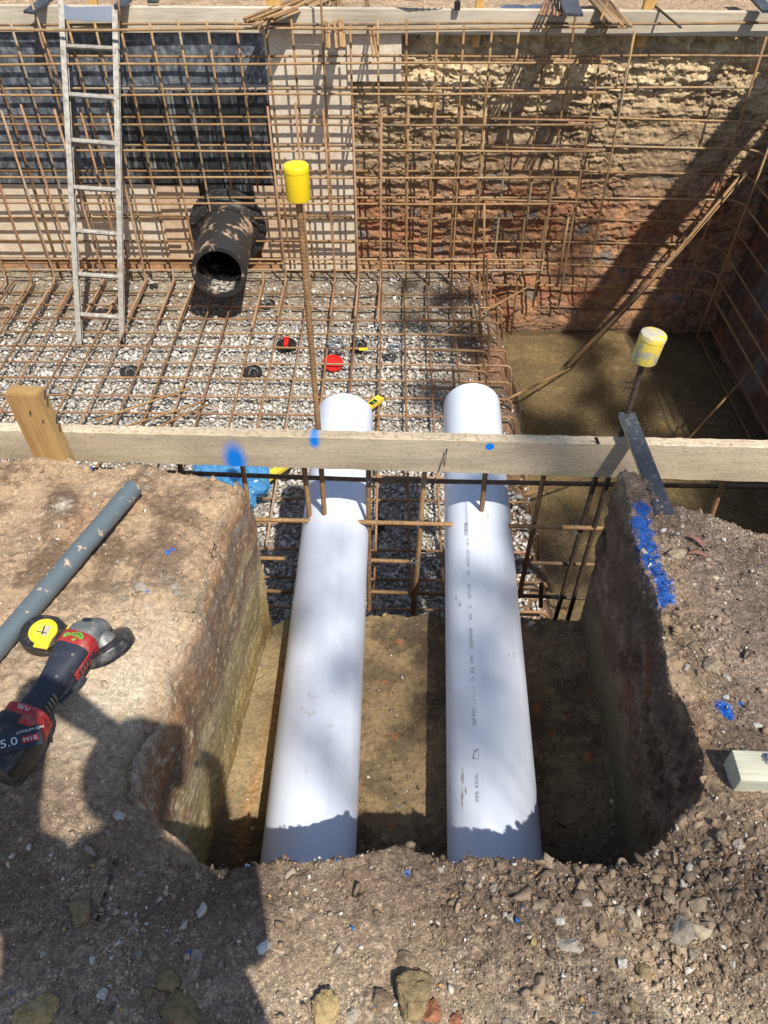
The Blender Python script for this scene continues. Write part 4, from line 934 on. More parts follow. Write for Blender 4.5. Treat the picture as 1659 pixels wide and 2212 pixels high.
# ================================================================== NEAR BOARD
def near_timber():
    fz = lambda x, y: pyy(x, y, 1.90).z
    zl, zr_ = fz(0, 929), fz(1659, 966); bl_, br_ = fz(0, 993), fz(1659, 1042)
    a, b = pyy(-240, 950, 1.9).x, pyy(1880, 980, 1.9).x; xl_, xr_ = pyy(0, 929, 1.9).x, pyy(1659, 966, 1.9).x
    e = lambda x, p, q: p + (q - p) * (x - xl_) / (xr_ - xl_)
    m, t, bs, c = wood_mat('grey_tan_board', (.56, .465, .34), (.68, .585, .44), 0)
    co = coords(t); sx = N(t, 'ShaderNodeSeparateXYZ'); t.links.new(co, sx.inputs[0])
    nn = noise_n(t, co, 120, 3, .7); n2 = noise_n(t, co, 25, 3)
    dsh = noise_n(t, coords(t, 'Object', (70, 70, 300)), 1, 4, .7); c = mixc(t, c, (.30, .225, .15), mathn(t, 'MULTIPLY', ramp(t, dsh, [(.50, (0,)*3), (.62, (1,)*3)]), .7)); big_ = noise_n(t, coords(t, 'Object', (2.2, 6, 9)), 1, 5, .6); c = mixc(t, c, ramp(t, big_, [(.3, (.72, .70, .68)), (.7, (1.12, 1.1, 1.05))]), .9, 'MULTIPLY')
    tot = None
    for (px, py, rx, rz) in ((508, 994, .037, .072), (679, 953, .017, .028), (1058, 965, .0145, .0145)):
        q = pyy(px, py, 1.9)
        dx = mathn(t, 'DIVIDE', mathn(t, 'SUBTRACT', sx.outputs['X'], q.x), rx); dz = mathn(t, 'DIVIDE', mathn(t, 'SUBTRACT', sx.outputs['Z'], q.z), rz)
        d = mathn(t, 'SQRT', mathn(t, 'ADD', mathn(t, 'MULTIPLY', dx, dx), mathn(t, 'MULTIPLY', dz, dz)))
        soft = .5 if px != 1058 else .12
        v = mathn(t, 'ADD', d, mathn(t, 'MULTIPLY', mathn(t, 'SUBTRACT', nn, .5), .9 if px != 1058 else .3))
        mk = mathn(t, 'SUBTRACT', 1.0, mathn(t, 'DIVIDE', mathn(t, 'SUBTRACT', v, 1 - soft), soft * 1.6), clamp=True)
        tot = mk if tot is None else mathn(t, 'MAXIMUM', tot, mk)
    # knots / dark nicks
    vor = N(t, 'ShaderNodeTexVoronoi'); vor.inputs['Scale'].default_value = 1; mp = coords(t, 'Object', (5, 1, 22)); t.links.new(mp, vor.inputs['Vector'])
    kn = ramp(t, vor.outputs['Distance'], [(.04, (1,)*3), (.075, (0,)*3)])
    c = mixc(t, c, (.12, .075, .045), mathn(t, 'MULTIPLY', kn, .8)); c = mixc(t, c, (.60, .42, .30), mathn(t, 'MULTIPLY', ramp(t, n2, [(.62, (0,)*3), (.72, (1,)*3)]), .35))
    c = mixc(t, c, (.005, .20, .72), tot); t.links.new(c, bs.inputs['Base Color'])
    V = []; F = []; nx = 120
    for i in range(nx + 1):
        x = a + (b - a) * i / nx; zt = e(x, zl, zr_) + .0012 * math.sin(i * 1.7) + .0008 * math.sin(i * 4.1); zb = e(x, bl_, br_) + .0012 * math.sin(i * 1.1 + 2)
        y0 = 1.90; y1 = 1.938; cch = .003
        V += [(x, y0, zb + cch), (x, y0, zt - cch), (x, y0 + cch, zt), (x, y1 - cch, zt + .0005), (x, y1, zt - cch), (x, y1, zb), (x, y0 + cch, zb)]
    for i in range(nx):
        for k in range(7): F.append((i*7+k, (i+1)*7+k, (i+1)*7+(k+1) % 7, i*7+(k+1) % 7))
    F.append(tuple(range(7))); F.append(tuple(nx*7+k for k in reversed(range(7))))
    root = mesh_obj('timber_board', V, F, m); tag(root, 'long grey tan timber board with blue spray marks spanning above both pipes', 'timber board')
    for k, (p, q) in enumerate((((946, 1022), (966, 968)), ((960, 1006), (966, 970)))):
        mb = MB(); mb.tube([pyy(p[0], p[1], 1.897), pyy(q[0], q[1], 1.885)], .0012, 6); mb.build('nail', M['darkmetal'], root)
    # ragged hole near the right
    q = pyy(1290, 950, 1.902); mb = MB(); mb.add([(q.x-.013, 1.8985, q.z+.012), (q.x-.002, 1.8985, q.z+.014), (q.x+.010, 1.8985, q.z-.012), (q.x+.006, 1.8985, q.z-.018), (q.x-.004, 1.8985, q.z-.004)], [(0, 1, 2, 3, 4)])
    mb.build('split_knot', M['darkmetal'], root)
    return zl, zr_
near_timber()
# peg
def obox(a, b, side, w_, d_, mat, name, bev=.002, sub=10, wob=.0):
    """board from a to b with width vector side"""
    ax = (b - a).normalized(); side = (side - ax * side.dot(ax)).normalized(); nn_ = ax.cross(side)
    L = (b - a).length; Mx = Matrix((( *side, 0), (*nn_, 0), (*ax, 0), (0, 0, 0, 1))).transposed(); Mx.translation = a
    bm = bmesh.new(); bmesh.ops.create_cube(bm, size=1)
    for v in bm.verts: v.co = Vector((v.co.x * w_, v.co.y * d_, (v.co.z + .5) * L))
    bmesh.ops.bevel(bm, geom=bm.edges[:], offset=bev, segments=2, affect='EDGES')
    me = bpy.data.meshes.new(name); bm.to_mesh(me); bm.free(); me.materials.append(mat)
    o = bpy.data.objects.new(name, me); C.objects.link(o); o.matrix_world = Mx; return o
def peg():
    f = 1.735; a = (pyy(99, 1038, f) + pyy(158, 1028, f)) * .5; b = (pyy(5, 853, f) + pyy(85, 852, f)) * .5
    w_ = (pyy(85, 852, f) - pyy(5, 853, f)).length * .97
    a2 = a + (a - b).normalized() * .12
    o = obox(a2 + Vector((0, .022, 0)), b + Vector((0, .022, 0)), Vector((1, -.12, 0)), w_, .046, M['peg'], 'timber_peg', .003)
    tag(o, 'short yellowed timber peg driven into the left bank before the board', 'timber peg')
    for k, (x, y) in enumerate(((92, 862), (60, 895), (88, 912), (118, 915))):
        p = pyy(x, y - 10, f - .004); mb = MB(); mb.tube([p + Vector((0, .02, 0)), p + Vector((.004, -.006, -.012))], .0022, 6); nb = mb.build('nail', M['darkmetal'])
        nb.parent = o; nb.matrix_parent_inverse = o.matrix_world.inverted()
peg()
# black strip lying on the board
sA = Vector((.0, 0, 0)) + pyy(1351, 903, 1.985); sB = pz(1438, 1112, .008)
o = obox(sB, sA + Vector((0, 0, .022)), Vector((1, 0, 0)), .052, .003, M['formply'], 'film_faced_strip', .0008); tag(o, 'narrow black film faced ply strip lying across the near board at right', 'ply strip')
mo = obox(sB + Vector((0, .001, -.0085)), sA + Vector((0, -.001, .0135)), Vector((1, 0, 0)), .050, .012, M['plyedge'], 'ply_core', .0008); mo.parent = o; mo.matrix_parent_inverse = o.matrix_world.inverted()
# far board
zt1, zb1 = pyy(0, 12, 5.88).z, pyy(0, 69, 5.88).z; zt2, zb2 = pyy(1659, 27, 5.88).z, pyy(1659, 79, 5.88).z
xl_, xr_ = pyy(0, 40, 5.88).x, pyy(1659, 50, 5.88).x
mb = MB(); V = []; F = []; nx = 60
for i in range(nx + 1):
    x = -3.6 + 6.6 * i / nx; e = lambda p, q: p + (q - p) * (x - xl_) / (xr_ - xl_); zt = e(zt1, zt2); zb = e(zb1, zb2)
    V += [(x, 5.885, zb), (x, 5.885, zt - .003), (x, 5.888, zt), (x, 5.932, zt), (x, 5.932, zb)]
for i in range(nx):
    for k in range(5): F.append((i*5+k, (i+1)*5+k, (i+1)*5+(k+1) % 5, i*5+(k+1) % 5))
F.append(tuple(range(5))); F.append(tuple(nx*5+k for k in reversed(range(5))))
tag(mesh_obj('timber_board', V, F, M['backboard']), 'long pale timber board along the top of the far wall', 'timber board')
# ================================================================== FAR EDGE ITEMS
for j, (x, w_, lab) in enumerate(((201, .055, 'small orange peg behind the far board right of the ladder'), (588, .10, 'wide orange peg behind the far board above the membrane corner'), (1033, .05, 'orange peg behind the far board above the bare clay'), (1398, .075, 'orange peg behind the far board near the right end'))):
    p = pyy(x, 14, 5.96); o = obox(Vector((p.x, 5.96, .10)), Vector((p.x + .02, 5.955, .62)), Vector((1, 0, 0)), w_, .04, M['stake'], 'timber_peg'); tag(o, lab, 'timber peg', 'orange pegs behind the far board')
for j, (a, b, Ya, Yb, w_, lab) in enumerate((((62, 27), (140, -30), 5.72, 6.2, .075, 'black ply strip sticking over the far board left of the ladder'), ((258, 14), (300, -30), 5.8, 6.2, .075, 'black ply strip sticking over the far board right of the ladder'), ((1240, 32), (1212, -40), 5.42, 6.3, .11, 'worn ply strip hanging over the far board between bar bundles'), ((1660, 25), (1610, -30), 5.7, 6.2, .08, 'ply strip over the right end of the far board'), ((330, 4), (345, -30), 5.9, 6.2, .07, 'blue grey ply offcut behind the far board beside the ladder'))):
    A, B = pyy(*a, Ya), pyy(*b, Yb); o = obox(A, B, Vector((1, .15, 0)), w_, .017, M['formply'], 'film_faced_strip', .001); tag(o, lab, 'ply strip', 'ply strips over the far board')
def bundle(tops, ends, Yt, Ye, label, group, mat='rebar'):
    for k, (a, b) in enumerate(zip(tops, ends)):
        A = pyy(a[0], a[1], Yt); B = pyy(b[0], b[1], Ye + rj.uniform(-.03, .03)); A = A + (A - B).normalized() * .5 * 0
        od = ORD[sorted(range(len(ends)), key=lambda i_: ends[i_][0]).index(k)] + ' from the left, '
        bar([A, B], mat=mat, label=od + label, group=group, r=.0088)
q = lambda x, y: (464.5 + x * .28, y * .28); q5 = lambda x, y: (929 + x * .44, y * .44)
bundle([q(760, -60), q(800, -70), q(850, -80), q(900, -90), q(960, -90), q(980, -70), q(990, -60), q(900, -60), q(1010, -50)], [q(222, 150), q(240, 163), q(270, 158), q(325, 200), q(295, 205), q(385, 185), q(365, 190), q(405, 135), q(430, 165)], 6.35, 5.62, 'rusty bar in the slanting bundle laid over the far board', 'slanting bundle of bars over the far board')
bundle([q(740 + 22 * k, -50) for k in range(10)], [q(232 + 24 * k, 168 - 3 * k) for k in range(10)], 6.35, 5.66, 'bar low in the slanting bundle over the far board', 'lower layer of the slanting bundle', 'rebar_brown')
bundle([q(840, -30), q(868, -30), q(905, -30), q(922, -30), q(940, -30), q(955, -30), q(966, -30)], [q(866, 372), q(882, 370), q(936, 372), q(948, 374), q(972, 364), q(990, 366), q(1003, 360)], 6.3, 5.50, 'orange bar in the bunch hanging down over the far board', 'bunch of bars hanging beside the tall upright', 'rebar')
bundle([q(1160, -20), q(1176, -20)], [q(1222, 436), q(1252, 436)], 6.3, 5.45, 'orange bar hanging down over the pale sheet', 'pair of hanging bars')
bundle([q5(572, -10), q5(588, -10), q5(600, -10), q5(613, -10), q5(628, -10), q5(645, -10)], [q5(540, 70), q5(556, 72), q5(578, 74), q5(608, 76), q5(625, 76), q5(641, 74)], 6.3, 5.55, 'pale bar in the short fan left of the worn ply strip', 'short fan of pale bars', 'rebar_red')
bundle([q5(775, -20), q5(790, -20), q5(802, -20), q5(815, -20), q5(835, -20), q5(862, -20), q5(880, -15)], [q5(885, 110), q5(898, 114), q5(914, 116), q5(944, 122), q5(972, 128), q5(988, 130), q5(838, 96)], 6.3, 5.38, 'golden bar in the slanting fan right of the worn ply strip', 'slanting fan of golden bars')
bundle([q5(768 + 13 * k, -22) for k in range(8)], [q5(880 + 13.5 * k, 104 + 2.4 * k) for k in range(8)], 6.3, 5.46, 'extra bar added for shadow in the lower layer of the golden fan', 'lower layer of the golden fan', 'rebar_brown')  # second layer added to make the fan's shadow on the wall denser
bar([pyy(*q5(1085, 15), 6.0), pyy(*q5(1232, 132), 5.6)], mat='rebar_dark', label='single dark bar poking over the far board near the right peg', r=.0075)
mb = MB()
for k in range(5):
    a = pyy(862 + 4 * k, 9 - k, 5.86); mb.tube(round_poly([a + Vector((0, .3, .02)), a + Vector((0, 0, .03 + .01*k)), a + Vector((.13 + .03*k, -.02, .03)), a + Vector((.16 + .03*k, .3, .02))], .05), .007, 6)
tag(mb.build('bar_stirrups', M['rebar_dark'], smooth=True), 'dark bent stirrups stacked on the far board above the small pale sheet', 'rebar')
def clamp():
    p = pyy(988, 10, 5.86); e_ = empty('clamp', p, 'dark screw clamp gripping the far board above the bare clay', 'clamp')
    mb = MB(); mb.box((p.x-.02, 5.85, p.z-.03), (p.x+.02, 5.87, p.z+.02), None, .003); mb.build('jaw', M['darkmetal'], e_)
    mb = MB(); mb.tube([(p.x, 5.86, p.z + .01), (p.x, 5.86, p.z + .12)], .008, 8); mb.tube([(p.x-.035, 5.86, p.z + .10), (p.x+.035, 5.86, p.z + .10)], .005, 8); mb.build('screw', M['darkmetal'], e_)
clamp()
for k, (x, lab) in enumerate(((1112, 'round steel lid lying behind the far board, left one'), (1165, 'blue grey steel lid lying behind the far board, right one'))):
    p = pyy(x, 4, 6.12); mb = MB(); mb.lathe([(.001, .01), (.07, .012), (.085, .022), (.092, .020), (.09, 0), (.001, 0)], 36, Matrix.Translation((p.x, 6.12, .275))); tag(mb.build('steel_lid', M['boltsteel'], smooth=True), lab, 'lid', 'steel lids behind the far board')

# ================================================================== WHITE PIPES
ZC, PR = -.572, .125
def pipe_axis(pn, pf): return pz(*pn, ZC), pz(*pf, ZC)
def white_pipe(pn, pf, ytop, label):
    a, b = pipe_axis(pn, pf); d = (b - a).normalized(); Yend = pz(pf[0], ytop, ZC + PR).y
    A = a + d * ((.30 - a.y) / d.y); B = a + d * ((Yend - a.y) / d.y)
    L = (B - A).length; n = 72; prof = [(0, PR), (L - .002, PR), (L, PR - .002), (L, PR - .0065), (0, PR - .0065)]
    u = Vector((0, 0, 1)); s_ = d.cross(u).normalized(); V = []; F = []
    rings = [(0, PR)] + [(L * i / 60, PR) for i in range(1, 60)] + prof[1:]
    for (x, r) in rings:
        for k in range(n):
            an = 2 * math.pi * k / n; V.append(A + d * x + (s_ * math.cos(an) + u * math.sin(an)) * r)
    for i in range(len(rings) - 1):
        for k in range(n): F.append((i*n+k, i*n+(k+1) % n, (i+1)*n+(k+1) % n, (i+1)*n+k))
    o = mesh_obj('white_pipe', [tuple(v) for v in V], F, M['upvc']); smooth_auto(o, 30)
    tag(o, label, 'pipe', 'white drainage pipes in the trench'); return o, A, B, d, s_
wp1 = white_pipe((671, 1800), (744.5, 900), 849, 'left white plastic pipe, plain, lying in the trench')
wp2 = white_pipe((1066, 1800), (1020, 900), 827, 'right white plastic pipe with grey printed lettering, lying in the trench')
def text_geo(s, size=1.0):
    cu = bpy.data.curves.new('lettering', 'FONT'); cu.body = s; cu.size = size; cu.resolution_u = 2
    o = bpy.data.objects.new('lettering', cu); C.objects.link(o); dg = bpy.context.evaluated_depsgraph_get(); dg.update()
    me = bpy.data.meshes.new_from_object(o.evaluated_get(dg)); V = np.array([list(v.co) for v in me.vertices]); F = [tuple(p.vertices) for p in me.polygons]
    bpy.data.objects.remove(o); bpy.data.curves.remove(cu); bpy.data.meshes.remove(me); return V, F
def pipe_marks():
    o, A, B, d, s_ = wp2; u = Vector((0, 0, 1)); MBx = MB(); R = PR + .0006
    def D_(cx, cy): return ((1400 + cx / 2.011) * .6636, (1600 + cy / 2.011) * .6636)
    def surf(px, py):
        p = pz(px, py, ZC + PR)
        for _ in range(6):
            off = (p - A).dot(s_); zz = ZC + math.sqrt(max(PR * PR - off * off, 0)); p = pz(px, py, zz)
        return (p - A).dot(d), math.asin(max(-1, min(1, (p - A).dot(s_) / PR)))
    def place(V, F, x0, ang, mx):
        out = []
        for x, y in V[:, :2]:
            a = ang - (y * mx) / PR; out.append(A + d * (x0 + x) + (s_ * math.sin(a) + u * math.cos(a)) * R)
        MBx.add(out, F)
    def flush(nm):
        MBx.build(nm, M['ink'], o); MBx.V.clear(); MBx.F.clear()
    H = .0105
    for s, c0_, c1_ in (('PIPE  KING', 2030, 1850), ('BEP PVC', 1528, 1415), ('225', 1192, 1150), ('UPVC', 1125, 1068), ('STORMWATER', 1026, 893), ('SN2', 841, 800), ('SC', 765, 742), ('25/11/30', 702, 605), ('SYD', 547, 515), ('AS/NZS1254', 490, 380), ('18:12', 354, 305), ('9332253703512', 222, 70)):
        xa = 236 + (c0_ - 70) / 1960 * 76; xb = 236 + (c1_ - 70) / 1960 * 76
        x0, a0 = surf(*D_(xa, c0_)); x1, a1 = surf(*D_(xb, c1_)); V, F = text_geo(s); w_ = V[:, 0].max() - V[:, 0].min(); V[:, 0] = (V[:, 0] - V[:, 0].min()) / w_ * (x1 - x0)
        V[:, 1] -= .3; place(V, F, x0, (a0 + a1) / 2, H / .7); flush('lettering')
    # recycling style triangle, faint dashes, bar code, squiggle mark
    def poly(pts, x0, ang, thick=.0011):
        for p, q_ in zip(pts, pts[1:]):
            p, q_ = np.array(p), np.array(q_); t = q_ - p; l = np.linalg.norm(t); t = t / l; nn_ = np.array([-t[1], t[0]]) * thick / 2
            V = np.array([p + nn_, p - nn_, q_ - nn_, q_ + nn_]); place(np.c_[V, np.zeros(4)], [(0, 1, 2, 3)], x0, ang, 1)
    x0, a0 = surf(*D_(280, 1236)); poly([(0, -.006), (0, .006), (.012, 0), (0, -.006)], x0, a0); flush('printed_triangle')
    x0, a0 = surf(*D_(290, 1392))
    for k in range(6): poly([(k * .011, -.002), (k * .011 + .006, -.001 + .003 * (k % 2))], x0, a0, .0014)
    flush('printed_dashes')
    x0, a0 = surf(*D_(240, 285)); xx = 0
    for k in range(22):
        w_ = rj.choice([.0008, .0016, .0028]); V = np.array([(xx, -.006, 0), (xx + w_, -.006, 0), (xx + w_, .009, 0), (xx, .009, 0)]); place(V, [(0, 1, 2, 3)], x0, a0, 1); xx += w_ + rj.choice([.0011, .0018])
    flush('printed_bar_code')
    x0, a0 = surf(*D_(300, 1752))
    poly([(.03 * math.sin(t * .8) ** 2 + .004 * math.cos(5 * t), .009 * math.sin(2.3 * t)) for t in np.linspace(0, 6, 40)], x0, a0, .0013)
    flush('printed_squiggle')
    # mud smears on the left flank
    m, t, b = newmat('mud_smear'); b.inputs['Base Color'].default_value = (.42, .38, .32, 1); b.inputs['Roughness'].default_value = .9
    rs = random.Random(3)
    def smear(cx, cy, w_, l_, n_):
        mb2 = MB()
        for _ in range(n_):
            x0, a0 = surf(*D_(cx + rs.gauss(0, w_), cy + rs.gauss(0, l_))); k = rs.randint(5, 8); sz = rs.uniform(.0008, .0028)
            pts = [(math.cos(2*math.pi*i/k) * sz * rs.uniform(1, 3.0), math.sin(2*math.pi*i/k) * sz * rs.uniform(.35, .9)) for i in range(k)]
            out = []
            for x, y in pts:
                a = a0 - y / PR; out.append(A + d * (x0 + x) + (s_ * math.sin(a) + u * math.cos(a)) * (R + .0003))
            mb2.add(out, [tuple(range(k))])
        mb2.build('mud_smear', m, o)
    smear(215, 1870, 5, 25, 24); smear(212, 2010, 4, 35, 26); smear(236, 1960, 3, 14, 10); smear(130, 1950, 2, 12, 10); smear(193, 738, 5, 8, 10); smear(170, 698, 4, 6, 8); smear(375, 160, 6, 6, 10); smear(520, 1080, 18, 20, 8)
pipe_marks()
# ================================================================== BLACK PIPE
def black_pipe():
    f = pyy(495, 487, 5.88); g = pyy(470, 573, 5.10); g = Vector((f.x, 5.10, f.z)) + Vector(((pyy(470, 573, 5.10).x - f.x), 0, 0))
    R0 = .196; root = empty('black_pipe', (f.x, 5.88, f.z), 'wide black plastic pipe smeared with clay, jutting from the far wall', 'pipe')
    d = (g - f).normalized(); q_ = Vector((0, 0, 1)).rotation_difference(d).to_matrix().to_4x4(); Mx = Matrix.Translation(f) @ q_; L = (g - f).length
    mb = MB(); mb.lathe([(R0, -.02), (R0, L - .004), (R0 - .003, L), (R0 - .034, L), (R0 - .036, L - .004), (R0 - .036, -.02)], 64, Mx); mb.lathe([(R0 - .036, 0.02), (.001, .021)], 64, Mx)
    mb.build('pipe_barrel', M['blackpipe'], root, smooth=True)
    mb = MB(); mb.lathe([(R0 + .002, .0), (R0 + .07, .002), (R0 + .10, .015), (R0 + .103, .028), (R0 + .085, .034), (R0 + .045, .04), (R0 + .03, .07), (R0 + .001, .085)], 64, Matrix.Translation(f + Vector((-.005, 0, 0))) @ q_); mb.build('flange', M['blackplastic'], root, smooth=True)
    m, t, b = newmat('pale_silt'); b.inputs['Base Color'].default_value = (.50, .44, .36, 1); b.inputs['Roughness'].default_value = .85
    co = coords(t); n = noise_n(t, co, 30, 5); c = mixc(t, (.50, .45, .38), (.06, .055, .05), ramp(t, n, [(.42, (0,)*3), (.55, (1,)*3)])); t.links.new(c, b.inputs['Base Color'])
    # silt lying in the invert
    V = []; F = []; nx, na = 24, 17
    for i in range(nx):
        for k in range(na):
            a = -math.pi / 2 + (k / (na - 1) - .5) * 1.15; rr_ = R0 - .037 - .004 * math.cos((k / (na - 1) - .5) * math.pi) ** 2
            V.append(Mx @ Vector((0, 0, L - .012 - .22 * i / nx)) + Vector((math.cos(a) * rr_, 0, math.sin(a) * rr_)))
    for i in range(nx - 1):
        for k in range(na - 1): F.append((i*na+k, i*na+k+1, (i+1)*na+k+1, (i+1)*na+k))
    mesh_obj('silt', [tuple(v) for v in V], F, m, root, smooth=True)
black_pipe()
# ================================================================== LADDER
def ladder():
    Fl, Tl = pz(173, 748, -1.56), pyy(133, 2, 5.93 - .08); Fr, Tr = pz(264, 738, -1.56), pyy(249, 14, 5.93 - .08)
    root = empty('ladder', Fl, 'grey aluminium ladder standing on the gravel and leaning on the far board', 'ladder')
    side = (Fr - Fl).normalized()
    def rail(a, b):
        ax = (b - a).normalized(); s_ = (side - ax * side.dot(ax)).normalized(); nn_ = ax.cross(s_); Mx = Matrix(((*s_, 0), (*nn_, 0), (*ax, 0), (0, 0, 0, 1))).transposed(); Mx.translation = a
        L = (b - a).length; mb = MB(); mb.box((-.012, -.03, 0), (.012, .03, L), Mx, .003); mb.box((-.018, -.034, .002), (.018, -.027, L), Mx, .002); mb.box((-.018, .027, .002), (.018, .034, L), Mx, .002)
        mb.build('rail', M['alu'], root)
    rail(Fl, Tl); rail(Fr, Tr)
    def at_y(a, b, y):
        lo, hi = 0, 1
        for _ in range(30):
            m_ = (lo + hi) / 2; p = a.lerp(b, m_) - Vector((0, 0, CAMZ)); v = RC.transposed() @ p; yy = 1106 - v.y / -v.z * 1661
            if yy > y: lo = m_
            else: hi = m_
        return a.lerp(b, lo)
    for yl, yr in ((99, 105), (204, 212), (303, 311), (405, 411), (498, 506), (592, 599), (679, 686)):
        a, b = at_y(Fl, Tl, yl), at_y(Fr, Tr, yr); ax = (b - a).normalized(); mb = MB(); mb.tube([a, b], .0155, 12); 
        for k in range(6):
            an = k * math.pi / 3; off = Vector((0, math.cos(an), math.sin(an))) * .0155; mb.tube([a + off, b + off], .002, 4)
        mb.build('rung', M['alu'], root)
    a, b = at_y(Fl, Tl, 22), at_y(Fr, Tr, 28); mb = MB(); ax = (b - a).normalized()
    nn_ = (Tl - Fl).normalized(); hh = .045; yv = ax.cross(nn_) * .002
    P = [a - nn_ * hh, b - nn_ * hh, b + nn_ * hh, a.lerp(b, .2) + nn_ * hh * .6, a + nn_ * hh]
    mb.add([p - yv - Vector((0, .03, 0)) for p in P] + [p + yv - Vector((0, .03, 0)) for p in P], [(0, 1, 2, 3, 4), (9, 8, 7, 6, 5)] + [(i, (i+1) % 5 + 0, (i+1) % 5 + 5, i + 5) for i in range(5)]); mb.build('top_plate', M['boltsteel'], root)
    for a in (Fl, Fr):
        mb = MB(); mb.box((a.x - .02, a.y - .035, a.z - .01), (a.x + .02, a.y + .035, a.z + .03), None, .004); mb.build('foot', M['blackplastic'], root)
ladder()
# ================================================================== SMALL THINGS ON THE MESH
def disc(px, py, r, mat, label, name, z=-1.535, clip=None, th=.022, tilt=(0, 0), holes=False, grp=None, cat='bar chair'):
    p = pz(px, py, z); root = empty(name, p, label, cat, grp); Mx = Matrix.Translation(p) @ Euler((tilt[0], tilt[1], 0)).to_matrix().to_4x4()
    mb = MB(); mb.lathe([(.001, th * .55), (r * .86, th * .55), (r * .88, th), (r, th), (r * 1.03, th * .6), (r, 0), (.001, 0)], 40, Mx); mb.build('plate', M[mat], root, smooth=True)
    if holes:
        mb = MB()
        for k in range(10):
            y = (-.8 + k * .178) * r; x = math.sqrt(max(.0, (.8 * r) ** 2 - y * y)); mb.box((-x, y - .0016, th * .55), (x, y + .0016, th * .55 + .004), Mx); mb.box((y - .0016, -x, th * .55), (y + .0016, x, th * .55 + .0045), Mx)
        mb.build('grille', M['darkmetal'], root)
    if clip == 'red':
        mb = MB(); mb.box((-.016, -.045, th * .9), (.016, .03, th + .018), Mx, .003); mb.box((-.016, .022, th * .9), (.016, .034, th + .035), Mx, .003); mb.build('clip', M['red'], root)
    if clip == 'wire':
        mb = MB()
        for k in range(3):
            a = k * 2.1; mb.tube(round_poly([Mx @ Vector((.6*r*math.cos(a), .6*r*math.sin(a), th * .5)), Mx @ Vector((.3*r*math.cos(a), .3*r*math.sin(a), th + .02)), Mx @ Vector((.3*r*math.cos(a + 2), .3*r*math.sin(a + 2), th + .02)), Mx @ Vector((.6*r*math.cos(a + 2), .6*r*math.sin(a + 2), th * .5))], .02), .0026, 6)
        mb.build('wire_legs', M['steelwire'], root, smooth=True)
    return root
disc(619, 747, .072, 'blackplastic', 'black round grille plate with a red clip on the mesh', 'bar_chair', clip='red', holes=True)
disc(719, 787, .071, 'red', 'bright red round plastic lid lying on the mesh', 'red_lid', tilt=(.25, .1), cat='lid')
disc(775, 749, .060, 'blackplastic', 'black bar chair with grey loops and a yellow scrap beside it', 'bar_chair', clip='wire')
disc(578, 660, .062, 'blackplastic', 'dark bar chair in the mud right of the black pipe', 'bar_chair', z=-1.553, clip='wire')
disc(546, 806, .066, 'blackplastic', 'dark bar chair between mesh bars left of the red cap', 'bar_chair', z=-1.553, clip='wire')
disc(281, 806, .066, 'blackplastic', 'dark bar chair far left of the red cap behind the board', 'bar_chair', z=-1.553, clip='wire')
disc(333, 621, .035, 'blackplastic', 'small black ring stopper at the foot of the wall left of the pipe', 'stopper', z=-1.53, cat='stopper')
disc(813, 1136, .05, 'blackplastic', 'small dark bar chair on the gravel between the two white pipes', 'bar_chair', z=-1.53, clip='wire')
def coil(px, py, label, z=-1.46, r=.045):
    p = pz(px, py, z); rr_ = random.Random(px); pts = []
    for k in range(70):
        a = k * .42; pts.append(p + Vector((r * (1 + .35 * math.sin(k * .31)) * math.cos(a), r * (1 + .3 * math.cos(k * .23)) * math.sin(a), .012 + .02 * math.sin(k * .5))))
    mb = MB(); mb.tube(pts, .0055, 7); tag(mb.build('wire_coil', M['steelwire'], smooth=True), label, 'wire coil', 'grey wire coils on the mesh')
coil(727, 748, 'tangled grey wire coil left of the black bar chair, near the red cap'); coil(853, 757, 'grey wire coil in shade further right of the red cap', r=.04)
mb = MB(); p = pz(783, 755, -1.45); mb.box((p.x - .025, p.y - .015, p.z), (p.x + .035, p.y + .015, p.z + .006), None, .002); tag(mb.build('yellow_scrap', M['tapeyellow']), 'small yellow plastic scrap beside the black bar chair', 'scrap')
mb = MB(); p = pz(312, 1018, -1.5); mb.box((p.x - .04, p.y - .02, p.z), (p.x + .04, p.y + .02, p.z + .02), None, .006); tag(mb.build('violet_scrap', M['violet']), 'small violet plastic scrap on the gravel under the board', 'scrap')
# spirit level
def level():
    A, B = pz(563, 1046, -1.465), pz(826, 861, -1.465); ax = (B - A).normalized()
    root = empty('spirit_level', A, 'yellow spirit level lying on the mesh under the left pipe', 'spirit level')
    s_ = ax.cross(Vector((0, 0, 1))).normalized(); Mx = Matrix(((*ax, 0), (*s_, 0), (0, 0, 1, 0), (0, 0, 0, 1))).transposed(); Mx.translation = A; L = (B - A).length
    mb = MB(); mb.box((.008, -.024, 0), (L - .008, .024, .022), Mx, .002); mb.box((.008, -.026, .0), (L - .008, -.020, .026), Mx, .001); mb.box((.008, .020, .0), (L - .008, .026, .026), Mx, .001); mb.build('bar', M['levelyellow'], root)
    for x in (.0, L - .01): 
        mb = MB(); mb.box((x, -.027, -.001), (x + .01, .027, .027), Mx, .002); mb.build('end_cap', M['blackplastic'], root)
    mb = MB(); mb.box((L - .12, -.018, .020), (L - .06, .018, .0235), Mx, .002); mb.build('vial_window', M['blackplastic'], root)
    mb = MB(); mb.tube([Mx @ Vector((L - .09, -.014, .024)), Mx @ Vector((L - .09, .014, .024))], .006, 10); mb.build('vial', M['green'], root)
level()
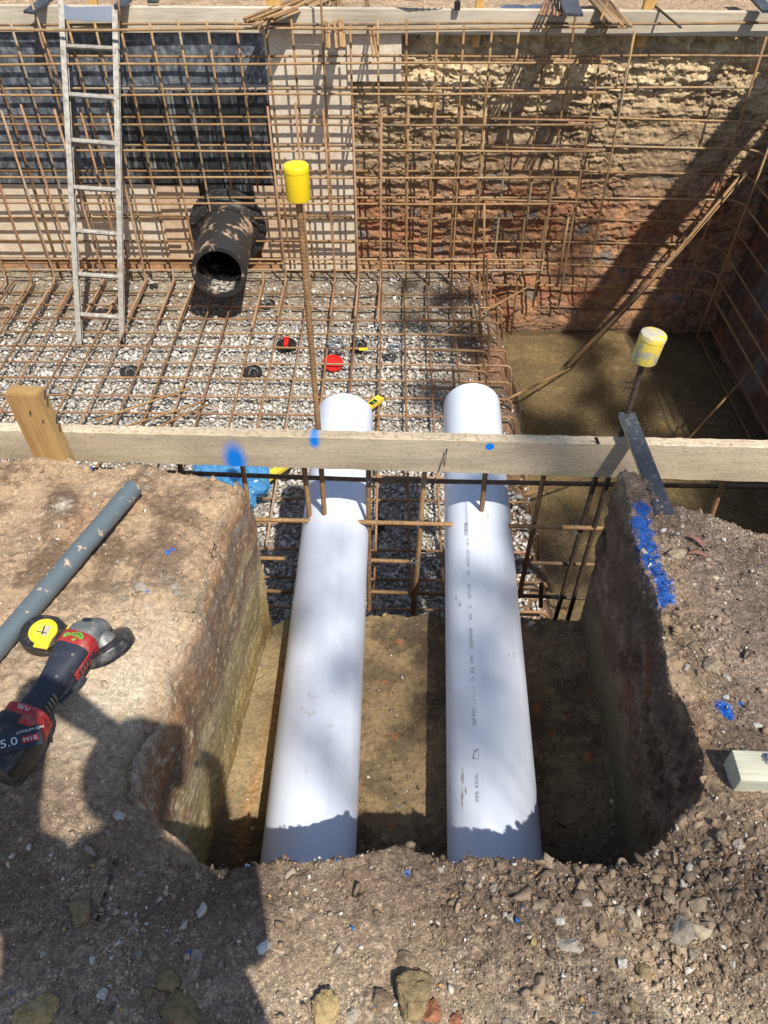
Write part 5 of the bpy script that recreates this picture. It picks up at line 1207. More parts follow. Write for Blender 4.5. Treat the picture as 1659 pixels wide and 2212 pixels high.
# blue plastic film
def bag():
    p = pz(497, 1038, -1.40); bm = bmesh.new(); bmesh.ops.create_icosphere(bm, subdivisions=6, radius=1)
    for v in bm.verts:
        c = v.co; n_ = mnoise.noise(c * 1.6 + Vector((3, 1, 7))) * .35; r_ = abs(mnoise.noise(c * 2.6)) * .4 + abs(mnoise.noise(c * 6)) * .08
        v.co = Vector((c.x * .235, c.y * .17 * (1 + .2 * c.x), c.z * .12)) * (1 + n_ - r_ * .6)
        if v.co.z < -.05: v.co.z = -.05 + (v.co.z + .05) * .2
    me = bpy.data.meshes.new('plastic_bag'); bm.to_mesh(me); bm.free(); me.materials.append(M['bluefilm']); o = bpy.data.objects.new('plastic_bag', me); C.objects.link(o); o.location = p; o.rotation_euler.z = -.4
    me.polygons.foreach_set('use_smooth', np.ones(len(me.polygons), dtype=bool)); tag(o, 'crumpled translucent blue plastic film on gravel left of the pipes', 'plastic film')
bag()
# ================================================================== CONDUIT, PINE OFFCUT
def conduit():
    A, B = pz(289, 1053, .045), pz(-60, 1462, .03); d = (B - A).normalized(); q_ = Vector((0, 0, 1)).rotation_difference(d).to_matrix().to_4x4(); L = (B - A).length; r = .0255
    mb = MB(); mb.lathe([(r - .003, 0.0), (r - .001, 0), (r, .001), (r, L), (r - .003, L), (r - .003, 0)], 40, Matrix.Translation(A) @ q_)
    tag(mb.build('grey_conduit', M['greypvc'], smooth=True), 'grey plastic conduit spotted with clay lying across the left bank', 'conduit')
conduit()
def pine():
    a = pz(1578, 1668, .045); root = empty('pine_offcut', a, 'greenish treated pine block with a bolt on the right trench edge', 'timber block')
    mb = MB(); Mx = Matrix.Translation(a) @ Euler((.0, 0, -.03)).to_matrix().to_4x4(); mb.box((0, -.034, -.035), (.75, .030, .035), Mx, .003)
    for k in range(7): mb.box((.001, -.028 + k * .008, .0345), (.748, -.0245 + k * .008, .0362), Mx)
    mb.build('block', M['pine'], root)
    p = Mx @ Vector((.066, .012, .036)); mb = MB(); mb.lathe([(.001, .004), (.011, .004), (.012, .0), ], 20, Matrix.Translation(p)); mb.lathe([(.001, .012), (.007, .012), (.0075, .004)], 6, Matrix.Translation(p)); mb.build('bolt', M['boltsteel'], root)
pine()
# ================================================================== GRINDER AND TAPE
def loft(secs, n=28, Mx=None):
    mb = MB(); V = []; F = []
    for (x, cy, cz, wy, wz, e) in secs:
        for k in range(n):
            a = 2 * math.pi * k / n; c_, s_ = math.cos(a), math.sin(a)
            V.append((x, cy + wy * math.copysign(abs(c_) ** (2 / e), c_), cz + wz * math.copysign(abs(s_) ** (2 / e), s_)))
    for i in range(len(secs) - 1):
        for k in range(n): F.append((i*n+k, i*n+(k+1) % n, (i+1)*n+(k+1) % n, (i+1)*n+k))
    F.append(tuple(reversed(range(n)))); F.append(tuple((len(secs)-1)*n+k for k in range(n)))
    mb.add(V, F, Mx); return mb
def grinder():
    A, B = pz(14, 1620, .06), pz(190, 1366, .068); ax = (B - A).normalized(); up = Vector((0, 0, 1)); ly = up.cross(ax).normalized(); up = ax.cross(ly)
    root = empty('angle_grinder', A, 'black and red cordless angle grinder lying on the left bank', 'angle grinder')
    Mx = Matrix(((*ax, 0), (*ly, 0), (*up, 0), (0, 0, 0, 1))).transposed(); Mx.translation = A; L = (B - A).length; s = L / .32
    Mx = Mx @ Matrix.Diagonal((s, s * 1.18, s * 1.15, 1))
    b = loft([(.075, 0, 0, .036, .034, 3), (.09, 0, 0, .034, .032, 3), (.10, 0, .0, .028, .028, 3), (.13, 0, 0, .026, .026, 2.6), (.17, 0, 0, .0265, .027, 2.6), (.20, 0, 0, .030, .029, 2.6), (.23, 0, .0, .0345, .032, 3), (.262, 0, 0, .036, .033, 3.4), (.268, 0, 0, .035, .032, 3.4)], 36, Mx); b.build('handle', M['toolblack'], root, smooth=True)
    b = loft([(.066, 0, 0, .040, .036, 3.5), (.070, 0, 0, .0415, .038, 3.5), (.088, 0, 0, .0415, .038, 3.5), (.092, 0, 0, .039, .035, 3.5)], 36, Mx); b.build('collar', M['redtool'], root, smooth=True)
    b = loft([(-.055, -.004, -.0, .044, .036, 5), (-.05, -.004, -.0, .048, .040, 5), (.0, -.004, 0, .050, .041, 5), (.045, -.002, 0, .048, .040, 5), (.064, 0, 0, .044, .038, 4), (.068, 0, 0, .042, .036, 4)], 40, Mx); bt = b.build('battery', M['blackplastic'], root, smooth=True)
    b = loft([(.045, -.03, .012, .022, .0295, 4), (.05, -.03, .012, .0235, .031, 4), (.070, -.028, .012, .023, .030, 4), (.074, -.028, .012, .02, .027, 4)], 24, Mx); b.build('battery_latch', M['redtool'], root, smooth=True)
    b = loft([(.262, 0, 0, .0365, .0335, 3.4), (.266, 0, 0, .038, .035, 3.4), (.292, 0, 0, .0375, .0345, 3.4), (.297, 0, 0, .036, .033, 3.2)], 36, Mx); rd = b.build('motor_housing', M['redtool'], root, smooth=True)
    b = MB(); 
    for k in range(14):
        x = rj.uniform(.268, .292); a = rj.uniform(.7, 2.4); b.box((-.004, -.003, -.0007), (rj.uniform(.001, .006), .003, .0007), Mx @ Matrix.Translation((x, .030 * math.cos(a) * 1.1, .0352)) @ Matrix.Rotation(rj.uniform(0, 3), 4, 'Z'))
    b.build('paint_splash', M['green'], rd)
    b = MB(); b.box((.20, -.0385, -.012), (.285, -.0355, .010), Mx, .001); sp = b.build('side_stripe', M['redtool'], root)
    b = MB()
    for k in range(6): b.box((.212 + k * .011, -.0395, -.007), (.218 + k * .011, -.0378, .006), Mx)
    b.build('vent_slot', M['toolblack'], sp)
    b = MB()
    for k in range(4): b.box((.105 + k * .010, -.0295, -.004), (.110 + k * .010, -.026, .018), Mx @ Matrix.Rotation(.0, 4, 'X'))
    b.build('vent_slots', M['toolgrey'], root)
    b = loft([(.297, 0, 0, .034, .031, 3), (.305, 0, .0, .0335, .032, 3), (.325, -.002, -.003, .032, .033, 2.6), (.345, -.006, -.008, .028, .030, 2.4), (.360, -.010, -.012, .020, .022, 2.2), (.368, -.012, -.014, .009, .010, 2)], 36, Mx); gh = b.build('gear_head', M['toolgrey'], root, smooth=True)
    b = MB(); b.lathe([(.0005, .003), (.010, .003), (.011, 0)], 20, Mx @ Matrix.Translation((.335, .002, .024)) @ Matrix.Rotation(.5, 4, 'Y')); b.build('spindle_lock', M['toolblack'], gh, smooth=True)
    # spindle, guard and disc
    nrm = Vector((.42, -.36, -.83)).normalized(); cpos = Mx @ Vector((.325, -.022, -.012)); qn = Vector((0, 0, 1)).rotation_difference(nrm).to_matrix().to_4x4()
    G = Matrix.Translation(cpos) @ qn @ Matrix.Scale(s, 4)
    b = MB(); b.lathe([(.020, -.01), (.024, .0), (.030, .012), (.034, .022)], 36, G); b.build('spindle_collar', M['toolgrey'], root, smooth=True)
    b = MB(); b.lathe([(.030, .016), (.060, .018), (.066, .021), (.068, .027), (.067, .043), (.062, .045)], 56, G); b.build('guard', M['guard'], root, smooth=True)
    b = MB(); b.lathe([(.001, .034), (.056, .0345), (.057, .0365), (.001, .038)], 48, G); b.build('cutting_disc', M['darkmetal'], root, smooth=True)
    b = MB(); b.tube([Mx @ Vector(v) for v in ((.14, -.030, -.012), (.17, -.036, -.014), (.20, -.041, -.014), (.215, -.040, -.012))], .0045 * s, 8); b.build('paddle_switch', M['toolblack'], root, smooth=True)
    # screws
    for x, y in ((.175, -.018), (.235, -.022)):
        b = MB(); b.lathe([(.0005, .001), (.0035, .001), (.004, -.001)], 12, Mx @ Matrix.Translation((x, y, .0285 if x < .2 else .0325))); b.build('screw', M['toolgrey'], root, smooth=True)
    # lettering on the battery side and the collar
    def letter(s_, size, loc, rot, mat, par, name='lettering'):
        V, F = text_geo(s_, size); V = np.c_[V[:, :2], np.zeros(len(V))]; bb = MB(); bb.add(V, F, Mx @ Matrix.Translation(loc) @ rot); bb.build(name, M[mat], par)
    # side faces -y local; text reads along -x.. keep upright for the viewer
    side = Matrix.Rotation(math.radians(-90), 4, 'Z') 
    rotS = Matrix(((0, 0, 0, 0),) * 4)
    # local frame for text on the lower-right side: right = +x/ up mix
    def frame(r_, u_):
        r_, u_ = Vector(r_).normalized(), Vector(u_).normalized(); n_ = r_.cross(u_); return Matrix(((*r_, 0), (*u_, 0), (*n_, 0), (0, 0, 0, 1))).transposed()
    fs = frame((.0, -1, 0), (1, 0, 0))
    TP = Matrix.Translation((.014, -.036, -.0)) @ frame((.62, -.78, 0), (.78, .62, 0)); b = MB(); b.box((-.042, -.024, .0405), (.040, .022, .0418), Mx @ TP, .001); lp = b.build('label_plate', M['toolblack'], bt)
    
    def letter2(s_, size, x_, y_, mat, par): letter(s_, size, (0, 0, 0), TP @ Matrix.Translation((x_, y_, .0424)), mat, par)
    letter2('5.0', .027, -.036, -.012, 'white_ink', lp); letter2('LITHIUM-ION', .0085, -.004, .011, 'white_ink', lp)
    b = MB(); b.box((.004, -.014, .0419), (.034, .002, .0422), Mx @ TP); b.build('badge', M['redtool'], lp); letter2('M18', .014, .006, -.011, 'white_ink', lp)
    letter('FUEL', .013, (.086, -.016, .0385), frame((0, 1, 0), (-1, 0, 0)), 'white_ink', root)
grinder()
def tape():
    c_ = pz(92, 1372, .03); root = empty('tape_measure', c_, 'black and yellow tape measure beside the grinder head on the bank', 'tape measure')
    R_ = Matrix.Translation(c_) @ Euler((.10, .05, -.15)).to_matrix().to_4x4()
    n = 56; V = []; F = []; prof = [(.90, -.020), (.98, -.016), (1, -.005), (1, .008), (.97, .016), (.88, .020)]
    for k in range(n):
        a = 2 * math.pi * k / n; cx, sy = math.cos(a), math.sin(a); e = 3.0 if (cx > 0) else 2.2
        x = .049 * math.copysign(abs(cx) ** (2 / e), cx); y = .047 * math.copysign(abs(sy) ** (2 / e), sy)
        for f, z in prof: V.append(R_ @ Vector((x * f, y * f, z)))
    m = len(prof)
    for k in range(n):
        for i in range(m - 1): F.append((k*m+i, ((k+1) % n)*m+i, ((k+1) % n)*m+i+1, k*m+i+1))
    F.append(tuple(k * m + m - 1 for k in range(n))); F.append(tuple(k * m for k in reversed(range(n))))
    b = MB(); b.add(V, F); b.build('case', M['blackplastic'], root, smooth=True)
    Dm = R_ @ Matrix.Translation((.008, 0, .0195)); b = MB(); b.lathe([(.0005, .004), (.030, .004), (.0325, .003), (.033, .0)], 48, Dm); b.box((-.004, -.043, -.002), (.030, -.014, .0032), Dm, .001); fp = b.build('face_plate', M['tapeyellow'], root, smooth=True)
    b = MB(); b.box((-.017, -.013, .0041), (.016, .015, .0046), Dm); st_ = b.build('sticker', M['cap_dirty'], fp)
    b = MB(); b.box((.0, -.011, .0047), (.003, .013, .0052), Dm @ Matrix.Rotation(.15, 4, 'Z')); b.box((-.012, -.006, .0047), (.012, -.004, .0052), Dm); b.build('sticker_marks', M['darkmetal'], st_)
    b = MB(); b.box((.045, .020, -.006), (.078, .034, -.003), R_, .0008); b.build('tape_blade', M['levelyellow'], root)
    b = MB(); b.box((.076, .018, -.014), (.079, .036, .0), R_, .0008); b.build('end_hook', M['darkmetal'], root)
tape()
# ================================================================== CLODS AND ROCKS
def rock_mesh(seed, r, el=(1, .8, .7), rough_=.3, sub=4, ang=0.):
    bm = bmesh.new(); bmesh.ops.create_icosphere(bm, subdivisions=sub, radius=1); o_ = Vector((seed * 3.7, seed * 1.3, seed * 7.1))
    rnd = random.Random(seed); pl = [(Vector((rnd.gauss(0, 1), rnd.gauss(0, 1), rnd.gauss(0, 1))).normalized(), rnd.uniform(.45, .8)) for _ in range(12)]
    for v in bm.verts:
        c = v.co.copy()
        for n_, d_ in pl:
            k = c.dot(n_) - d_
            if k > 0: c -= n_ * k * .97
        h = mnoise.fractal(c * 1.3 + o_, .9, 2.1, 5) * rough_ * .45 - abs(mnoise.noise(c * 5 + o_)) * rough_ * .45 + mnoise.noise(c * 13 + o_) * rough_ * .14 + mnoise.noise(c * 26 + o_) * rough_ * .08
        c = c * (1 + h); v.co = Vector((c.x * el[0], c.y * el[1], c.z * el[2])) * r
    return bm
CLC = {'brown': (.26, .19, .135), 'tan': (.38, .30, .21), 'pale': (.52, .46, .38), 'white': (.66, .62, .55), 'olive': (.31, .235, .125), 'red': (.36, .16, .09), 'grey': (.35, .305, .25), 'gold': (.46, .34, .17)}
for k_, c_ in CLC.items():
    m, t, b = newmat('clod_' + k_); co = coords(t); n = noise_n(t, co, 55, 7, .7); n2 = noise_n(t, co, 260, 3); c = mixc(t, tuple(x * .62 for x in c_), tuple(min(.9, x * 1.25) for x in c_), ramp(t, n, [(.33, (0,)*3), (.66, (1,)*3)]))
    if k_ in ('olive',): c = mixc(t, c, (.38, .10, .03), ramp(t, noise_n(t, co, 22, 4), [(.62, (0,)*3), (.68, (1,)*3)]))
    t.links.new(c, b.inputs['Base Color']); b.inputs['Roughness'].default_value = .95; b.inputs['Specular IOR Level'].default_value = .15; bump(t, b, mathn(t, 'ADD', n, mathn(t, 'MULTIPLY', n2, .4)), .9, .008); M['clod_' + k_] = m
from mathutils.bvhtree import BVHTree
_bv = BVHTree.FromPolygons([tuple(v) for v in BANK[0][:, ::1].reshape(-1, 3)], [tuple(f) for f in F.tolist()] if False else [tuple(p.vertices) for p in bank_o.data.polygons])
def on_bank(px, py):
    r = ray(px, py).normalized(); h = _bv.ray_cast(Vector((0, 0, CAMZ)), r, 10); return h[0]
c8 = lambda x, y: (829.5 + x * .5, 1592.6 + y * .5); c6 = lambda x, y: (829.5 + x * .5, 1061.8 + y * .5); c5 = lambda x, y: (x * .5, 1061.8 + y * .5); c7 = lambda x, y: (x * .5, 1592.6 + y * .5)
ROCKS = [(c8, 700, 600, 30, 'brown', 1.5), (c8, 830, 582, 28, 'brown', 1.0), (c8, 900, 568, 20, 'brown', 1), (c8, 955, 640, 40, 'brown', 1.1), (c8, 845, 682, 32, 'brown', 1.2), (c8, 600, 618, 18, 'tan', 1), (c8, 720, 640, 28, 'brown', 1), (c8, 1070, 800, 50, 'tan', 1.1), (c8, 762, 788, 26, 'white', 1.3), (c8, 1012, 745, 24, 'grey', 1.5), (c8, 1285, 835, 62, 'grey', 1.2), (c8, 1028, 978, 28, 'white', 1), (c8, 1120, 1008, 38, 'olive', 1.1), (c8, 365, 650, 28, 'tan', .8), (c8, 415, 640, 16, 'pale', .8), (c8, 475, 650, 22, 'grey', 1), (c8, 245, 574, 17, 'pale', 1), (c8, 552, 590, 17, 'brown', .8), (c8, 1235, 700, 32, 'tan', 1.2), (c8, 1345, 725, 38, 'tan', 1.1), (c8, 1425, 622, 32, 'brown', 1), (c8, 1395, 470, 25, 'tan', 1), (c8, 1455, 440, 32, 'tan', 1.2), (c8, 1535, 462, 28, 'pale', 1), (c8, 1500, 520, 26, 'red', 1.2), (c8, 1340, 600, 18, 'tan', 1), (c8, 645, 890, 25, 'gold', .8), (c8, 800, 900, 40, 'pale', 1.6), (c8, 890, 858, 20, 'gold', 1.8), (c8, 1165, 900, 30, 'tan', .9), (c8, 1330, 935, 30, 'grey', 1), (c8, 1505, 985, 18, 'white', 1.2), (c8, 1070, 1165, 26, 'olive', 1), (c8, 1400, 815, 26, 'tan', 1.3), (c8, 1480, 700, 26, 'tan', 1), (c8, 545, 780, 24, 'pale', 1), (c8, 660, 730, 26, 'tan', 1),
 (c8, 130, 1150, 105, 'olive', 1.0), (c8, 200, 1190, 48, 'red', 1.2), (c8, 305, 1225, 34, 'red', 1), (c8, 90, 965, 40, 'brown', 1.4), (c8, 525, 1228, 20, 'grey', 1),
 (c6, 1245, 272, 46, 'tan', 1.3), (c6, 1125, 262, 20, 'pale', 1), (c6, 1340, 672, 32, 'brown', 1.1), (c6, 1415, 752, 48, 'tan', 1.1), (c6, 1482, 805, 22, 'pale', 1.2), (c6, 1308, 762, 22, 'pale', .8), (c6, 1475, 890, 17, 'white', 1), (c6, 1615, 1010, 19, 'white', 1.3), (c6, 1380, 690, 18, 'tan', 1), (c6, 1600, 1190, 42, 'tan', 1.2), (c6, 1285, 150, 13, 'pale', 1),
 (c5, 603, 420, 36, 'grey', 1.1), (c5, 755, 408, 22, 'grey', 1.2), (c5, 762, 445, 20, 'grey', 1.2), (c5, 690, 462, 14, 'gold', 1), (c5, 540, 462, 20, 'grey', 1), (c5, 505, 308, 12, 'grey', 1), (c5, 640, 500, 12, 'white', 1), (c5, 1000, 300, 1, 'tan', 1),
 (c7, 515, 338, 24, 'white', 1.4), (c7, 392, 492, 26, 'grey', 1.3), (c7, 520, 378, 28, 'brown', 1.2), (c7, 438, 432, 20, 'brown', 1), (c7, 465, 420, 18, 'grey', .8), (c7, 50, 515, 17, 'pale', 1), (c7, 88, 440, 11, 'pale', 1), (c7, 610, 588, 15, 'grey', 1.1), (c7, 350, 752, 62, 'olive', 1.1), (c7, 445, 1110, 34, 'white', .8), (c7, 398, 968, 17, 'white', 1), (c7, 765, 878, 16, 'pale', .6), (c7, 848, 946, 26, 'grey', 1.2), (c7, 722, 1040, 46, 'olive', 1.3), (c7, 955, 985, 28, 'grey', .8), (c7, 548, 802, 20, 'grey', 1), (c7, 600, 932, 18, 'grey', 1.2), (c7, 345, 428, 18, 'grey', 1), (c7, 130, 470, 9, 'white', 1), (c7, 875, 1030, 28, 'brown', .8), (c7, 770, 1180, 80, 'olive', 1.4), (c7, 1410, 1190, 75, 'gold', 1.1), (c7, 1520, 1200, 36, 'pale', 1), (c7, 165, 1200, 70, 'gold', 1.4), (c7, 720, 655, 12, 'white', 1), (c7, 190, 940, 18, 'pale', .7), (c7, 640, 1110, 30, 'olive', 1), (c7, 1650, 1130, 45, 'brown', 1)]
CN = {'brown': 'dark brown clay clod', 'tan': 'tan clay clod', 'pale': 'pale beige stone', 'white': 'whitish stone', 'olive': 'ochre lump of clay', 'red': 'red brown clay clod', 'grey': 'grey brown stone', 'gold': 'golden clay lump'}
WHERE = {c8: 'near right bank', c6: 'right bank', c5: 'left bank', c7: 'near left bank'}
SZ = lambda r: 'small' if r < 22 else ('medium' if r < 45 else 'large')
WHERE2 = {}
_cnt = {}
for (fn, x, y, r, cl, el) in sorted([q_ for q_ in ROCKS if q_[3] >= 4], key=lambda q_: q_[1]): _cnt.setdefault((fn, cl, SZ(r)), []).append((x, y))
for k, (fn, x, y, r, cl, el) in enumerate(ROCKS):
    if r < 4: continue
    px, py = fn(x, y); h = on_bank(px, min(py, 2225))
    if h is None: continue
    dist = (h - Vector((0, 0, CAMZ))).length; R_ = r * .5 / 1661 * dist * 1.02
    bm = rock_mesh(k + 2, R_, (el * .95, .9, .75), .34 if cl in ('white', 'grey', 'pale') else .5, 4)
    me = bpy.data.meshes.new('clay_clod'); bm.to_mesh(me); bm.free(); me.materials.append(M['clod_' + cl]); me.polygons.foreach_set('use_smooth', np.ones(len(me.polygons), dtype=bool))
    nm = 'stone' if cl in ('white', 'grey', 'pale') else 'clay_clod'; me.name = nm
    o = bpy.data.objects.new(nm, me); C.objects.link(o); o.location = h + Vector((0, 0, R_ * (.32 if (fn is c8 and cl in ('brown', 'tan', 'olive')) else .12))); o.rotation_euler = (rj.uniform(-.3, .3), rj.uniform(-.3, .3), rj.uniform(-.5, .5) if el > 1.25 else rj.uniform(0, 6))
    s_ = '%s %s on the %s' % (SZ(r), CN[cl], WHERE[fn]); g_ = s_; lst = _cnt[(fn, cl, SZ(r))]
    if len(lst) > 1: s_ = s_.replace(' on the', 's on the', 1) if 'lump of clay' not in s_ else s_.replace('lump of clay', 'lumps of clay'); g_ = s_; s_ = '%s from the left of the %s' % (ORD[lst.index((x, y))], s_)
    tag(o, s_, 'stone' if nm == 'stone' else 'clod', g_ if len(lst) > 1 else None)
# dry gum leaves on the right bank
for k, (x, y, a) in enumerate(((1340, 215, -.95), (1345, 292, -.3))):
    h = on_bank(*c6(x, y)); mb = MB(); L_ = .055
    V = []; F = []
    for i in range(9):
        t_ = i / 8; w_ = .006 * math.sin(math.pi * t_) ** .8 + .0004; yb = .012 * math.sin(t_ * 2.2)
        V += [(t_ * L_, yb - w_, .004 + .004 * math.sin(t_ * 5)), (t_ * L_, yb + w_, .006 + .004 * math.sin(t_ * 5))]
    for i in range(8): F.append((2*i, 2*i+2, 2*i+3, 2*i+1))
    mb.add(V, F, Matrix.Translation(h + Vector((-.02, .01, .006))) @ Matrix.Rotation(a, 4, 'Z')); tag(mb.build('dry_leaf', M['drygum']), '%s dry reddish gum leaf on the right bank' % ('upper' if k == 0 else 'lower'), 'leaf', 'dry leaves on the right bank')

# ================================================================== UNSEEN THINGS THAT SHADE THE PIT, HEAP AND PLANK ADDED FOR IT
Sv = SUN.copy()
def toward(p, s): return p + Sv * s
# unseen heap added on the right bank to shade the back wall
def heap():
    n = 170; X, Y = np.meshgrid(np.linspace(2.84, 7.2, n), np.linspace(.8, 6.6, n)); P = np.stack([X, Y, X * 0], -1)
    L1, L2 = pyy(1672, 275, 5.93), pyy(1345, 720, 5.93); pr = []
    for k in range(6):
        p = L1.lerp(L2, k / 5); s_ = (3.15 - p.x) / Sv.x; q_ = toward(p, s_); pr.append((q_.y, q_.z))
    pr.sort(); ys = [pr[0][0] - 1.6, pr[0][0] - .4] + [a for a, b in pr] + [pr[-1][0] + .6]; zs = [0, pr[0][1] * .9] + [b for a, b in pr] + [0]
    prof = np.interp(Y, ys, zs)
    Z = prof * sstep(2.82, 3.15, X) * sstep(7.2, 4.2, X) * (1 + .0 * X) + .035 * fbm(P, 5, 4) + .05
    c = mix([.34, .25, .17], [.24, .17, .12], sstep(-.3, .3, fbm(P, 5, 4)))
    F = (np.arange(n - 1)[:, None] * n + np.arange(n - 1)[None, :]); F = np.stack([F, F + 1, F + n + 1, F + n], -1).reshape(-1, 4)
    o = mesh_obj('shade_heap', np.stack([X, Y, Z], -1).reshape(-1, 3), F, M['clay'], smooth=True, col=c.reshape(-1, 3)); tag(o, 'unseen clay heap added right of the pit to shade the far wall', 'shade heap')
heap()
P1, P2_ = pyy(1640, 225, 5.93), pyy(1265, 690, 5.93)  # unseen plank added to cast a dark band on the back wall
s1 = (2.95 - P1.x) / Sv.x; s2 = (2.98 - P2_.x) / Sv.x; a1, a2 = toward(P1, s1), toward(P2_, s2); axp = (a2 - a1).normalized()
o = obox(a1 - axp * .5, a2 + axp * .5, axp.cross(Sv), .26, .04, M['backboard'], 'shade_plank'); tag(o, 'long unseen plank added right of the pit to cast a dark band', 'plank')

# gum tree behind the photographer, throws the dappled shade
def tree():
    root = empty('gum_tree', (7.5, -13.0, 0), 'tall gum tree standing behind the right bank', 'tree')
    TG = [((.2, 2.6, -1.5), .12, .3), ((1.0, 5.96, -1.05), .12, .3), ((1.35, 5.96, -1.35), .14, .4)]
    for (x_, y_, r_, d_) in ((700, 1200, .07, .22), (650, 1330, .10, .3), (730, 1450, .08, .3), (640, 1560, .09, .22), (700, 1640, .07, .3), (745, 1290, .06, .25), (1000, 1230, .08, .25), (1090, 1290, .09, .4), (1010, 1380, .09, .35), (1040, 1480, .10, .35), (1000, 1560, .07, .3), (1080, 1640, .06, .25), (740, 1150, .05, .25)):
        q_ = pz(x_, y_, -.46); TG.append(((q_.x, q_.y, -.46), r_, d_))
    for (x_, y_, r_, d_) in ((900, 690, .13, .5), (980, 640, .16, .7), (1010, 740, .16, .8), (940, 850, .13, .7), (880, 620, .10, .4), (1000, 880, .12, .6), (860, 1190, .10, .4), (920, 1280, .10, .5)):
        q_ = pz(x_, y_, -1.5); TG.append(((q_.x, q_.y, -1.5), r_, d_))
    for (x_, y_, r_, d_) in ((1290, 760, .20, .9), (1295, 860, .24, 1), (1180, 925, .25, 1), (1400, 930, .25, 1), (1480, 860, .3, 1), (1470, 770, .25, .9), (1250, 930, .2, .9), (1180, 1190, .28, 1), (1250, 1120, .2, .8), (1110, 870, .15, .5), (1230, 700, .14, .6), (1580, 950, .3, 1), (1560, 1110, .25, .9), (1330, 1060, .14, .8)):
        q_ = pz(x_, y_, -2.0); TG.append(((q_.x, q_.y, -2.0), r_ * .70, d_ * .9))
    cen = []; V = []; F = []; rs = np.random.default_rng(5)
    for (p, r, dn) in TG:
        s = 9.5 + rj.uniform(-1.0, 1.2); c = Vector(p) + Sv * s; cen.append(c)
        n = int(2600 * r * r / .04 * dn * .5)
        # clumped leaves inside the clump
        sub = rs.normal(size=(14, 3)) * r * .62; q_ = sub[rs.integers(0, 14, n)] + rs.normal(size=(n, 3)) * r * .30 + np.array(list(c))
        ax = rs.normal(size=(n, 3)); ax /= np.linalg.norm(ax, axis=1)[:, None]; b_ = np.cross(ax, rs.normal(size=(n, 3))); b_ /= np.linalg.norm(b_, axis=1)[:, None]
        L_ = rs.uniform(.035, .06, n)[:, None]; W_ = L_ * .22
        base = len(V) and sum(len(v) for v in V); q4 = np.stack([q_ - ax * L_, q_ + b_ * W_, q_ + ax * L_, q_ - b_ * W_], 1).reshape(-1, 3)
        F.append(np.arange(n * 4).reshape(-1, 4) + (base or 0)); V.append(q4)
    mesh_obj('crown', np.vstack(V), np.vstack(F), M['leaf'], None).parent = None
    cr = bpy.data.objects['crown']; cr.parent = root; cr.matrix_parent_inverse = Matrix.Translation((-7.5, 13.0, 0))
    mb = MB(); top = Vector((6.2, -8.5, 12.0)); tr = [Vector((7.5, -13, -.2)), Vector((7.3, -12.2, 4)), Vector((7.1, -11, 8)), top]
    P = round_poly(tr, 1.5); mb.tube(P, list(np.linspace(.28, .10, len(P))), 14); t_ = mb.build('trunk', M['bark'], root, smooth=True)
    mb = MB()
    for c in cen:
        a = Vector(tr[2]).lerp(top, rj.random()); m_ = a.lerp(c, .5) + Vector((rj.uniform(-.5, .5), rj.uniform(-.5, .5), -.3)); P = round_poly([a, m_, c], 1.0); mb.tube(P, list(np.linspace(.035, .008, len(P))), 6)
    mb.build('limbs', M['bark'], root, smooth=True)
tree()
